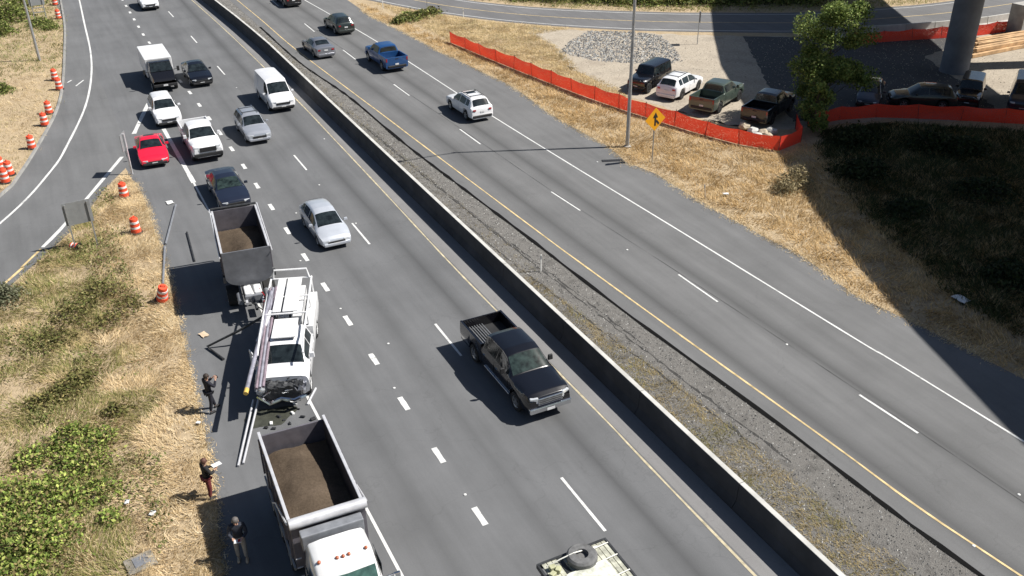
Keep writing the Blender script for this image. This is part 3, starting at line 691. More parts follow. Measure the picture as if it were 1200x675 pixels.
car('dark_suv', 'dark vehicle with pale roof in the bridge shade beside the drum', 'suv', 'suv', P_DGREEN, front=(55.2, 47.3), d=(-.75, .6), group=GP, L=4.6)
car('black_jeep', 'black boxy off-roader with grey top under the bridge shade', 'suv', 'jeep', P_BLACK, front=(58.9, 43.5), d=(-.8, -.55), group=GP, rim=M_DRIM)
car('dark_van', 'dark blue van at the right edge, half in sunlight', 'van', 'van', P_NAVY, front=(61.6, 41.0), d=(-.8, -.55), group=GP, L=5.0)
# big black pickup in the near lane
bp = car('black_pickup', 'large black crew cab pickup with chrome grille in the near left lane', 'pickup truck', 'pickup', P_BLACK, front=(14.18, 25.35), d=(0.0, -1), group=GS, L=6.35, chrome=True, glass=M_GLASSG)
for sg in (1, -1):
    MB().box((sg*.97, .45, .48), (.14, 2.3, .05)).build('running_board', M_CHR, bp, bevel=.015)
for i in range(7):
    MB().tube([(.78-.12*i, -2.95, 1.02), (.78-.12*i, -1.2, 1.02)], .018, 6).build('bed_slat', M_GALV, bp)
car_cloth = MB()
P = [[(x, y, 1.1+.10*math.sin(5*x+3*y)+.05*random.random()) for x in np.linspace(-.78, -.15, 7)] for y in np.linspace(-1.75, -1.1, 7)]
sh = car_cloth.grid(P).build('white_sheet', mat("white_cloth", (.8, .8, .78), .8), None, smooth=True, label='crumpled white sheet lying in the bed of the large black pickup', cat='cloth')
sh.matrix_world = Matrix.Translation(bp.location) @ Matrix.Rotation(bp.rotation_euler.z, 4, 'Z')

# ------------------------------------------------------------------ box truck behind the white suv
bt = empty('box_truck', (7.55, 80.3, .014), math.pi, 'white box truck with black front, behind the white sport utility vehicle', 'truck', GS)
MB().box((0, -1.05, 1.52), (2.1, 4.6, 1.5)).build('cargo_box', M_STEELW, bt, bevel=.05)
MB().box((0, -.9, .62), (.95, 5.2, .3)).build('chassis', M_BLK, bt)
_r = lambda y, w, z0, z1, wt: [(w*.95, y, z0), (w, y, z0+.35), (w, y, (z0+z1)/2), (wt, y, z1), (-wt, y, z1), (-w, y, (z0+z1)/2), (-w, y, z0+.35), (-w*.95, y, z0)]
MB().loft([_r(1.28, .98, .5, 2.15, .82), _r(1.9, .98, .5, 2.12, .80), _r(2.5, .98, .5, 1.42, .88), _r(3.3, .92, .5, 1.15, .82), _r(3.45, .88, .55, .95, .78)]).build('cab', P_BLACK, bt, smooth=35)
MB().add([(-.74, 1.98, 2.08), (.74, 1.98, 2.08), (.82, 2.47, 1.50), (-.82, 2.47, 1.50)], [(0, 1, 2, 3)]).build('windshield', M_GLASS, bt, fix=False)
for sg in (1, -1):
    MB().box((sg*.66, 3.4, .88), (.3, .1, .16)).build('headlight', M_LAMP, bt, bevel=.02)
    MB().tube([(sg*.95, 2.2, 1.45), (sg*1.25, 2.25, 1.5)], .02, 6).build('mirror_arm', M_BLK, bt)
    MB().box((sg*1.3, 2.25, 1.5), (.2, .08, .38)).build('mirror', M_BLK, bt, bevel=.02)
    wheel(bt, sg*.98, 2.5, .38, .24, M_STEELW); wheel(bt, sg*1.0, -1.9, .38, .24, M_STEELW, dual=True)
MB().box((0, 3.47, .62), (1.8, .18, .2)).build('front_bumper', M_BLK, bt, bevel=.03)
MB().box((0, 3.57, .64), (.34, .012, .13)).build('license_plate', M_PLATE, bt)
MB().box((0, -3.37, 1.52), (1.9, .03, 1.35)).build('roll_door', M_GALV, bt)

# ------------------------------------------------------------------ dump truck (bottom) and its runaway dump trailer
M_TUBO = mat("tub_outside", (.16, .15, .17), .45, .3, coat=.3, var=.2)
M_TUBI = mat("tub_inside", (.055, .045, .042), .7, .1, var=.5, scale=2)
M_RAIL = mat("rim_rail", (.62, .62, .64), .4, .3, var=.15)
def tub(root, w, l, z0, z1, yc, rail=True):
    "open dump tub: floor and four walls, bevelled bottom"
    hw, hl = w/2, l/2; zb_ = z0; t = .05
    sec_o = [(-hw*.72, z0), (hw*.72, z0), (hw, z0+.35), (hw, z1), (hw-t, z1), (hw-t, z0+.38), (hw*.72-t*.5, z0+t), (-hw*.72+t*.5, z0+t), (-hw+t, z0+.38), (-hw+t, z1), (-hw, z1), (-hw, z0+.35)]
    b = MB().loft([[(x, yc+y, z) for x, z in sec_o] for y in (-hl, hl)])
    tb = b.build('dump_tub', M_TUBO, root)
    ins = MB().loft([[(x*.985, yc+y, z) for x, z in ((-hw+t, z1-.03), (-hw+t, z0+.4), (-hw*.72+t, z0+.07), (hw*.72-t, z0+.07), (hw-t, z0+.4), (hw-t, z1-.03))] for y in (-hl+.05, hl-.05)], cap=False)
    ins.f = [f for f in ins.f if not (f[0] % 6 == 5)]
    ins.build('tub_lining', M_TUBI, tb, fix=False)
    if rail:
        for sg in (1, -1):
            MB().box((sg*(hw-.02), yc, z1+.03), (.10, l+.06, .07)).build('top_rail', M_RAIL, tb, bevel=.015)
            for i in range(6):
                y_ = yc-hl+.3+(l-.6)*i/5
                MB().box((sg*(hw+.035), y_, (z1+z0+.35)/2), (.07, .09, z1-z0-.4)).build('side_rib', M_TUBO, tb)
    return tb
def soil(root, w, l, yc, z, amp=.35, peak=0.0, seed=0, skew=0.0):
    P = []
    rs = np.random.default_rng(seed); nx, ny = 26, 48
    X = np.linspace(-w/2, w/2, nx); Yv = np.linspace(-l/2, l/2, ny)
    for j, y in enumerate(Yv):
        row = []
        for i, x in enumerate(X):
            h = amp*math.exp(-((x-skew)/(w*.42))**2)*math.exp(-((y-peak)/(l*.42))**2)
            h += .10*(vnoise(np.array([x*1.7+9]), np.array([y*1.7+9]), seed)[0]-.5) + .009*rs.normal()
            row.append((x, yc+y, z+h))
        P.append(row)
    return MB().grid(P).build('soil_load', M_SOIL, root, smooth=True, fix=False)

a_d = Vector((-.04, -1)).normalized()
dt = empty('dump_truck', (4.18, 21.4, .014), math.atan2(-a_d.x, a_d.y), 'dump truck with white cab and soil filled bed at the bottom edge', 'dump truck')
# local +y is forward (towards the picture bottom): bed from -4.2 to .55
tbA = tub(dt, 2.24, 4.85, 1.15, 2.95, -1.85)
soil(dt, 2.08, 4.6, -1.85, 2.02, .38, -.3, 3, .15)
MB().box((0, -4.31, 2.0), (2.2, .06, 1.65)).build('tailgate', M_TUBO, dt, bevel=.02)
MB().box((0, .60, 2.25), (2.24, .07, 1.75)).build('headboard', M_TUBO, dt)
MB().tube([(-1.16, .62, 3.12), (1.16, .62, 3.12)], .17, 14).build('tarp_roll', M_RAIL, dt, smooth=40)
MB().box((0, .98, 2.72), (1.86, .34, .55)).build('tarp_housing', M_STEELG, dt, bevel=.03)
for sg in (1, -1):
    MB().tube([(sg*1.2, .55, 3.1), (sg*1.24, -1.2, 2.5), (sg*1.22, -2.4, 1.5)], .03, 6).build('tarp_arm', M_RAIL, dt)
    MB().box((sg*1.16, -1.8, 1.25), (.06, 4.6, .1)).build('side_step', M_GALV, dt)
# cab
def cabring(y, w, z0, z1, wt, r=.12):
    return [(w*.97, y, z0), (w, y, z0+.5), (w, y, z0+.95), (wt+.0, y, z1-r), (wt-r*.8, y, z1-.02), (wt*.5, y, z1+.02), (-wt*.5, y, z1+.02), (-wt+r*.8, y, z1-.02), (-wt, y, z1-r), (-w, y, z0+.95), (-w, y, z0+.5), (-w*.97, y, z0)]
P_CAB = paint("paint_cab_white", (.76, .76, .75))
MB().loft([cabring(1.20, .92, .9, 2.72, .80), cabring(1.30, .98, .9, 2.86, .86), cabring(2.05, .98, .9, 2.88, .86), cabring(2.35, .98, .9, 2.80, .85), cabring(2.55, .98, .9, 2.62, .86), cabring(3.0, .98, .9, 1.95, .90), cabring(3.05, .96, .9, 1.90, .84)]).build('cab', P_CAB, dt, smooth=40)
ws = MB().grid([[(x, 2.60+.42*t-.06*abs(x), 2.56-.56*t+.008) for x in np.linspace(-.80, .80, 9)] for t in np.linspace(0, 1, 5)]); ws.v = [(x, y+.035, z+.035) for x, y, z in ws.v]
wso = ws.build('windshield', mat("cab_glass", (.05, .10, .085), .06, var=.4, scale=5, spec=.7), dt, fix=False)
MB().add([(-.02, 2.86, 2.345), (.36, 2.84, 2.36), (.36, 3.00, 2.14), (-.02, 3.02, 2.125)], [(0, 1, 2, 3)]).build('windshield_paper', M_PLATE, wso, fix=False)
for x in (-.68, -.17, 0, .17, .68):
    MB().lathe([(.055, 0), (.05, .05), (.02, .075)], 8, (x, 2.22-.25*abs(x)*.3, 2.86)).build('marker_lamp', M_AMB, dt)
MB().loft([[(x*w_, y, z) for x, z in ((-.8, .85), (.8, .85), (.92, 1.3), (.8, zt), (0, zt+.06), (-.8, zt), (-.92, 1.3))] for y, w_, zt in ((3.05, 1.0, 1.88), (3.9, .95, 1.75), (4.5, .88, 1.55), (4.62, .82, 1.3))]).build('hood', P_CAB, dt, smooth=40)
MB().box((0, 4.66, 1.2), (.95, .08, .7)).build('grille', M_CHR, dt, bevel=.03)
MB().box((0, 4.75, .62), (2.2, .22, .32)).build('front_bumper', M_CHR, dt, bevel=.04)
for sg in (1, -1):
    MB().box((sg*.74, 4.5, 1.2), (.24, .14, .2)).build('headlight', M_LAMP, dt, bevel=.03)
    MB().loft([[(sg*x, 3.75+1.0*math.cos(t)*k, .55+.62*math.sin(t)*k) for x, k in ((.7, 1), (1.12, 1), (1.12, .93), (.7, .93))] for t in np.linspace(.1, math.pi-.1, 12)]).build('fender', P_CAB, dt, smooth=40)
    wheel(dt, sg*1.1, 3.75, .52, .3, M_CHR)
    for y_ in (-.9, -2.25, -3.6): wheel(dt, sg*1.14, y_, .52, .28, M_RIM, dual=True)
    MB().tube([(sg*.98, 2.7, 2.05), (sg*1.3, 2.75, 2.15), (sg*1.34, 2.75, 1.75)], .02, 6).build('mirror_arm', M_CHR, dt)
    MB().box((sg*1.36, 2.75, 1.95), (.2, .1, .42)).build('mirror', M_CHR, dt, bevel=.03)
    MB().box((sg*.992, 2.1, 2.2), (.012, .85, .5)).build('side_window', M_GLASS, dt)
    dr = MB().box((sg*.986, 2.1, 1.5), (.014, .95, .8)).build('door', P_CAB, dt); MB().box((sg*1.0, 1.75, 1.6), (.03, .14, .04)).build('handle', M_CHR, dr)
    MB().lathe([(.3, -.55), (.3, .55)], 16, (sg*.85, 1.9, .75), 'Y').build('fuel_tank', M_CHR, dt, smooth=40)
for i in range(4): MB().tube([(1.02, 1.25+.0*i, 1.3+.35*i), (1.18, 1.25, 1.3+.35*i)], .02, 6).build('step_rung', M_GALV, dt)
MB().box((0, -.5, .95), (.9, 8.6, .28)).build('chassis', M_BLK, dt)

b_d = Vector((-.105, -1)).normalized()
tr = empty('dump_trailer', (6.12, 41.75, .014), math.atan2(-b_d.x, b_d.y), 'dark grey dump trailer with a little soil, stopped behind the wrecked white truck', 'trailer')
tbB = tub(tr, 2.16, 4.9, 1.5, 3.1, 0.0)
soil(tr, 2.0, 4.7, 0.0, 2.05, .42, .6, 8, -.2)
# rounded front wall
pr = []
for t in np.linspace(0, math.pi, 15):
    pr.append((1.08*math.cos(t)*(1 if True else 1), 1.95-.62*math.sin(t)**.7))
wall = [(-1.08, 3.13), (1.08, 3.13)] + [(x, z) for x, z in pr]
wall = [(-1.08, 3.13)] + [(-x, z) for x, z in pr] + [(1.08, 3.13)]
MB().loft([[(x, y, z) for x, z in wall] for y in (2.45, 2.52)]).build('front_wall', mat("tub_front", (.17, .175, .19), .5, .3, var=.2, scale=2), tr)
MB().loft([[(x, y, z) for x, z in wall] for y in (-2.5, -2.45)]).build('tailgate', M_TUBO, tr)
MB().tube([(-1.1, -2.6, 3.2), (1.1, -2.6, 3.2)], .06, 8).build('rear_bar', M_STEELD, tr)
for sg in (1, -1):
    MB().tube([(sg*1.16, -2.6, 3.2), (sg*1.17, 0, 3.05), (sg*1.17, 2.6, 2.95)], .028, 6).build('tarp_arm', M_RAIL, tr)
    wheel(tr, sg*1.13, -1.35, .50, .27, M_RIM, dual=True); wheel(tr, sg*1.13, 1.65, .50, .27, M_RIM, dual=True)
    MB().box((sg*.38, .3, 1.2), (.12, 6.2, .26)).build('frame_rail', M_STEELD, tr)
    MB().box((sg*.36, 3.25, 1.12), (.10, 1.4, .14)).build('drawbar_rail', M_RAIL, tr)
    MB().box((sg*.22, 3.15, 1.30), (.34, .78, .30)).build('tool_box', M_STEELW, tr, bevel=.05)
    MB().tube([(sg*.62, 2.7, 1.0), (sg*.62, 3.5, 1.0)], .13, 10).build('air_tank', M_STEELG, tr, smooth=40)
    MB().box((sg*1.13, 2.46, 1.75), (.12, .12, .3)).build('hinge', M_STEELD, tr)
MB().box((0, 3.6, 1.2), (.82, .16, .32)).build('drawbar_head', M_STEELG, tr, bevel=.03)
MB().tube([(0, 3.6, 1.1), (0, 4.2, .9)], .07, 8).build('hitch_eye', M_STEELD, tr)
MB().tube([(.3, 3.3, 1.45), (.15, 3.9, 1.1), (-.5, 4.1, .5), (-1.0, 4.0, .2)], .025, 6).build('hose', M_BLK, tr)
MB().tube([(-.3, 3.3, 1.45), (-.45, 3.8, 1.3), (-.2, 4.3, .7)], .025, 6).build('hose', M_TAIL, tr)

# ------------------------------------------------------------------ wrecked white work truck with pipe rack
w_d = Vector((-.335, -.94)).normalized()
SPEC['work'] = dict(SPEC['pickup']); SPEC['work'].update(L=7.0, W=2.16, cab=3.75, wh=(1.25, 5.5), bed=1.15)
SPEC['work']['top'] = [t if t[0] < 3.5 else (t[0]-.2, t[1], t[2]) for t in SPEC['pickup']['top']]; SPEC['work']['rw'] = (3.66, 3.72); SPEC['work']['sw'] = [(1.72, 2.72), (2.8, 3.55)]; SPEC['work']['doors'] = [(1.6, 2.76), (2.8, 3.65)]
wc = Vector((4.98, 30.65))
wt = car('wrecked_truck', 'white work truck with crushed front end and pipe rack, turned across the shoulder', 'truck', 'work', P_WHITE, front=(wc.x, wc.y), d=w_d, s0=.62, rim=M_STEELW, trim=M_BLK)
YL = lambda s: 3.5-s
# crumpled nose
rs = random.Random(5)
def crumple(name, m, x0, x1, y0, y1, z, n=9, amp=.12, k=8):
    P = [[(x0+(x1-x0)*i/n+rs.uniform(-.04, .04), y0+(y1-y0)*j/k+rs.uniform(-.03, .03), z+rs.uniform(-amp, amp)) for i in range(n+1)] for j in range(k+1)]
    return MB().grid(P).build(name, m, wt, fix=False)
MB().box((0, YL(.5), .72), (1.55, .62, .5), top=(.92, .8)).build('engine_block', M_STEELD, wt)
crumple('crushed_hood_edge', M_STEELD, -.85, .85, YL(.78), YL(.1), 1.06, 14, .09)
crumple('crushed_fender', mat("torn_metal", (.35, .36, .40), .35, .7, var=.4, scale=9), -.95, -.55, YL(.9), YL(.05), .98, 5, .14)
crumple('crushed_fender', M_STEELG, .55, .98, YL(.9), YL(.12), 1.0, 5, .14)
for i in range(16):
    a = Vector((rs.uniform(-.85, .85), YL(rs.uniform(0, .75)), rs.uniform(.75, 1.2))); c = a+Vector((rs.uniform(-.4, .4), rs.uniform(-.25, .25), rs.uniform(-.15, .15)))
    MB().beam(a, c, .04, .03).build('bent_strut', (M_STEELD, M_CHR, M_BLK, M_GALV)[i % 4], wt)
bmp = MB().tube([(-.95, YL(.12), .62), (-.5, YL(-.08), .55), (0, YL(.02), .60), (.45, YL(-.12), .52), (.92, YL(.2), .66)], .09, 8).build('bent_bumper', M_CHR, wt, smooth=40)
MB().lathe([(.09, 0), (.13, .05), (.05, .09)], 10, (.72, YL(.18), .98), 'Y').build('headlight', M_LAMP, wt)
# service body: side boxes with lids, rack tubes, panels carried on top
for sg in (1, -1):
    bx_ = MB().box((sg*.92, YL(5.35), 1.25), (.36, 3.0, .62)).build('side_locker', M_STEELW, wt, bevel=.02)
    for i in range(3): MB().box((sg*.92, YL(4.4+.95*i), 1.575), (.33, .88, .03)).build('locker_lid', M_STEELW, bx_, bevel=.008)
    for s_ in (3.95, 5.4, 6.9):
        MB().tube([(sg*.92, YL(s_), 1.5), (sg*.9, YL(s_), 2.18)], .04, 8).build('rack_post', M_STEELW, wt)
    MB().tube([(sg*.9, YL(7.15), 2.2), (sg*.9, YL(3.9), 2.2), (sg*.88, YL(2.2), 2.16), (sg*.9, YL(1.25), 1.9)], .045, 8).build('rack_rail', M_STEELW, wt)
for s_ in (3.95, 5.4, 7.1):
    MB().tube([(-.9, YL(s_), 2.2), (.9, YL(s_), 2.2)], .04, 8).build('rack_crossbar', M_STEELW, wt)
MB().tube([(-.8, YL(7.1), 2.2), (-.72, YL(7.15), 2.62), (.72, YL(7.15), 2.62), (.8, YL(7.1), 2.2)], .045, 8).build('rear_hoop', M_STEELW, wt)
for i, x in enumerate((-.42, .12)):
    MB().box((x, YL(5.45), 1.72), (.46, 2.7, .5)).build('deck_crate', M_STEELW, wt, bevel=.03)
MB().box((.42, YL(5.5), 1.99), (.06, 2.9, .05)).build('deck_rail', M_GALV, wt)
for x, w_ in ((-.20, .62), (.36, .34)):
    MB().box((x, YL(5.5), 2.27), (w_, 3.0, .05)).build('rack_panel', M_STEELW, wt, bevel=.01)
MB().box((-.05, YL(3.05), 2.02), (1.0, 1.5, .06)).build('cab_panel', M_STEELW, wt, bevel=.02)
MB().box((1.14, YL(5.2), 1.1), (.10, 3.1, .75)).build('side_panel', M_STEELW, wt, bevel=.02)
MB().box((.92, YL(5.0), 1.605), (.24, 1.5, .02)).build('grey_panel', M_STEELG, wt)
od = MB().box((1.22, YL(2.15), 1.0), (.05, 1.1, .75), rz=.45); od.build('open_door', P_WHITE, wt, bevel=.02)
MB().beam((.6, YL(4.2), 2.25), (1.05, YL(2.6), 1.75), .16, .03).build('fallen_panel', M_STEELW, wt)
# long pipes slid forward off the rack
def free_tube(name, label, cat, pts, r, m, n=10, group=None, r1=None):
    p0 = Vector(pts[0]); o = MB().tube([Vector(p)-p0 for p in pts], r, n, r1).build(name, m, None, smooth=40, label=label, cat=cat)
    o.location = p0
    if group: o['group'] = group
    return o
M_PIPE = mat("grey_pipe", (.30, .295, .34), .45, .3, var=.3, scale=3); M_PIPE2 = mat("mauve_conduit", (.24, .19, .22), .5, .2, var=.3, scale=4)
p = free_tube('pipe', 'long grey pipe with yellow end hanging off the left of the wrecked truck', 'pipe', [G(318, 342, 2.32), G(288, 461, 1.75)], .085, M_PIPE, 12)
q = G(288, 461, 1.75)-G(318, 342, 2.32); e_ = q.normalized()
MB().tube([q-e_*.25, q+e_*.02], .092, 12).build('pipe_end', mat("yellow_end", (.62, .42, .10), .6), p)
for i, (dx, m_) in enumerate(((0, M_PIPE2), (.13, M_PIPE), (.26, M_PIPE2))):
    free_tube('conduit', ('outer mauve conduit on the rack over the crushed hood', 'middle grey conduit on the rack over the crushed hood', 'inner mauve conduit on the rack over the crushed hood')[i], 'pipe',
              [G(318, 338, 2.32)+Vector((dx-.05, .0, 0)), G(302, 455, 1.5)+Vector((dx-.05, 0, 0))], .06, m_, 8, 'conduits on the wrecked truck')
# rail dropped between trailer shadow and dump truck
for i, (a, c, r) in enumerate((((297, 469), (279, 546), .045), ((303, 468), (285, 543), .045))):
    A, C = G(*a, .25), G(*c, .06)
    free_tube('fallen_rail', ('left of two long pale rails lying beside the dump truck', 'right of two long pale rails lying beside the dump truck')[i], 'rail', [A, C], r, M_RAIL, 8, 'rails fallen on the shoulder')
A = [G(310, 370, 1.35), G(279, 388, .75), G(243, 406, .10), G(262, 421, .06)]
free_tube('bent_bar', 'bent dark steel bar lying from the wrecked truck to the grass edge', 'bar', A, .06, M_STEELD, 8)
free_tube('post_or_shadow_bar', 'upper of two grey posts lying on the shoulder by the trailer', 'post', [G(206, 240, .06), G(194, 286, .06)], .06, M_STEELG, 8, 'posts lying on the shoulder')
free_tube('post_or_shadow_bar', 'lower of two grey posts lying on the shoulder by the orange drum', 'post', [G(193, 289, .06), G(191, 333, .06)], .06, M_STEELG, 8, 'posts lying on the shoulder')
free_tube('post_or_shadow_bar', 'dark bar standing in for the tarp arm shadow beside the trailer', 'post', [G(219, 272, .05), G(228, 306, .05)], .05, M_STEELD, 8, 'posts lying on the shoulder')  # dark bar laid where the trailer's tarp arm casts its shadow
free_tube('broken_stick', 'short pale stick on the road in front of the wrecked truck', 'stick', [G(360, 474, .04), G(370, 455, .04)], .05, M_RAIL, 6)
def litter(name, label, cat, px_, s, m, z=.02):
    p = G(*px_); P = [[(x*s*(1+.3*rs.random()), y*s*.7*(1+.3*rs.random()), .01+.10*s*rs.random()) for x in (-1, -.4, .3, 1)] for y in (-1, -.2, .5, 1)]
    b = MB().grid(P); b.grid([[(x, y, z_-.02) for x, y, z_ in row] for row in P])
    o = b.build(name, m, None, fix=False, label=label, cat=cat); o.location = (p.x, p.y, z+.02); o.rotation_euler.z = rs.uniform(0, 3); return o
M_TAN = mat("cardboard", (.55, .43, .30), .85); M_TRASH = mat("litter_white", (.7, .7, .68), .7)
litter('cardboard_piece', 'torn tan cardboard on the shoulder below the trailer shadow', 'cardboard', (239, 393), .2, M_TAN).rotation_euler.z = 1.9
litter('plastic_scrap', 'white plastic scrap above the two fallen posts', 'litter', (199, 238), .22, M_TRASH)
litter('paper_scrap', 'white paper scrap in the dry grass left of the bramble', 'litter', (150, 592), 0.09, M_TRASH, .15)
litter('paper_scrap', 'white paper scrap in the dry grass beside the dark suited person', 'litter', (233, 498), 0.08, M_TRASH, .1)
litter('paper_scrap', 'white paper scrap in the dry grass near the concrete cover', 'litter', (180, 605), 0.11, M_TRASH, .15)
litter('plastic_bag', 'pale plastic bag in the shaded verge on the far right', 'litter', (1126, 353), .32, M_TRASH, .1)
litter('plastic_scrap', 'white plastic scrap in the sunlit right verge', 'litter', (850, 230), 0.14, M_TRASH, .15)
litter('blue_wrapper', 'small blue wrapper against the barrier in the median', 'litter', (925, 620), .12, mat("blue_litter", (.25, .5, .6), .5))
for i, (x, y) in enumerate(((337, 482), (343, 485), (327, 489), (350, 480), (333, 493), (318, 497), (340, 497), (312, 502), (355, 489), (346, 474), (321, 503), (367, 492))):
    q = G(x, y); r_ = rs.uniform(.05, .10)
    o = MB().box((0, 0, r_*.4), (r_*2, r_*1.3, r_*.8), rx=rs.random(), rz=rs.random()*3).build('debris_chunk', (M_STEELD, M_TRASH, M_STEELD, M_BLK)[i % 4], None, bevel=.01,
        label='small %s fragment on the road between the wrecked truck and the dump truck' % ('grey metal', 'white plastic', 'grey metal', 'black plastic')[i % 4], cat='debris', group='crash fragments')
    o.location = (q.x, q.y, .014)
M_WET = mat("oil_stain", (.05, .052, .04), .5, var=.3)
st = [(math.cos(t)*(1.0+.18*math.sin(3*t+1)), math.sin(t)*(.62+.12*math.sin(4*t))) for t in np.linspace(0, 2*math.pi, 26)[:-1]]
q = G(316, 489); sheet('fluid_stain', [(q.x+x, q.y+y) for x, y in st], .016, M_WET, parent=road_sb)

# ------------------------------------------------------------------ flatbed trailer at the bottom edge
fb = empty('flatbed_trailer', (10.85, 14.2, .014), math.pi, 'flatbed trailer with pale plank deck cut by the bottom edge', 'trailer', GS)
M_PLK = mat("bleached_planks", (.42, .42, .34), .85, var=.45, scale=5)
for i in range(13):
    x = -1.1+.176*i
    MB().box((x, 0, 1.0+rs.uniform(-.006, .006)), (.15, 7.4, .05)).build('plank', M_PLK if i not in (4, 9) else M_STEELD, fb)
for sg in (1, -1):
    MB().box((sg*1.2, 0, .97), (.07, 7.5, .16)).build('side_rail', M_STEELD, fb)
    for y_ in (-2.2, -1.2): wheel(fb, sg*1.02, y_, .36, .22, M_STEELW)
MB().box((0, -3.72, .95), (2.4, .08, .2)).build('end_beam', M_STEELD, fb)
for i in range(4): MB().box((0, -3+2*i, .88), (2.3, .1, .14)).build('cross_member', M_STEELD, fb)
for i, (x, y_) in enumerate(((.9, -3.35), (1.02, -3.1), (.78, -3.2), (1.0, -2.85))):
    MB().box((x, y_, 1.12), (.2, .16, .16), rz=.4*i).build('clamp', mat("olive_metal", (.42, .42, .26), .6), fb, bevel=.02)
MB().tube([(0, 3.7, .8), (0, 5.0, .6)], .08, 8).build('drawbar', M_STEELD, fb)
tp_ = MB().grid([[(x, y, 1.06+.16*math.exp(-((x)/.5)**2-((y+2.3)/.45)**2)+.04*random.random()) for x in np.linspace(-.75, .65, 12)] for y in np.linspace(-2.95, -1.5, 12)]).build('canvas_sheet', mat("pale_canvas", (.60, .61, .52), .85, var=.35, scale=5), None, smooth=True, fix=False, label='crumpled pale canvas lying on the plank deck below the loose tyre', cat='canvas')
tp_.matrix_world = Matrix.Translation(fb.location) @ Matrix.Rotation(fb.rotation_euler.z, 4, 'Z')
for i, y_ in enumerate((-3.45, -2.9, -2.2)):
    MB().tube([(-1.22, y_-.1, .98), (-1.18, y_-.08, 1.06), (-.3, y_, 1.10)], .018, 6).build('tie_strap', mat("strap", (.78, .77, .7), .7), fb)
for i, (x, y_) in enumerate(((.55, -1.9), (.95, -1.6), (.9, -2.3))):
    MB().box((x, y_, 1.16), (.34, .42, .26), rz=.2*i).build('tool_case', mat("olive_metal", (.42, .42, .26), .6), fb, bevel=.03)
ty = MB().lathe([(.2, 0), (.42, 0), (.48, .06), (.48, .22), (.42, .28), (.2, .28), (.18, .14)], 24, (0, 0, 0)).build('loose_tyre', mat("dusty_rubber", (.13, .13, .13), .8, var=.3, scale=6), None, smooth=35, label='grey tyre lying strapped on the plank deck at the bottom edge', cat='tyre')
q = G(682, 652, 1.2); ty.location = (q.x, q.y, 1.042)
MB().lathe([(.02, .06), (.12, .05), (.2, .10), (.2, .0)], 14).build('hub', M_STEELG, ty)
q1, q2, q3 = G(641, 664, 1.05), G(672, 648, 1.35), G(700, 640, 1.06)
sp_ = MB().tube([q1, q1.lerp(q2, .5)+Vector((0, 0, .02)), q2, q2.lerp(q3, .5)+Vector((0, 0, .0)), q3], .02, 6).build('strap', mat("strap", (.78, .77, .7), .7), None, label='pale tie-down strap over the loose tyre', cat='strap')

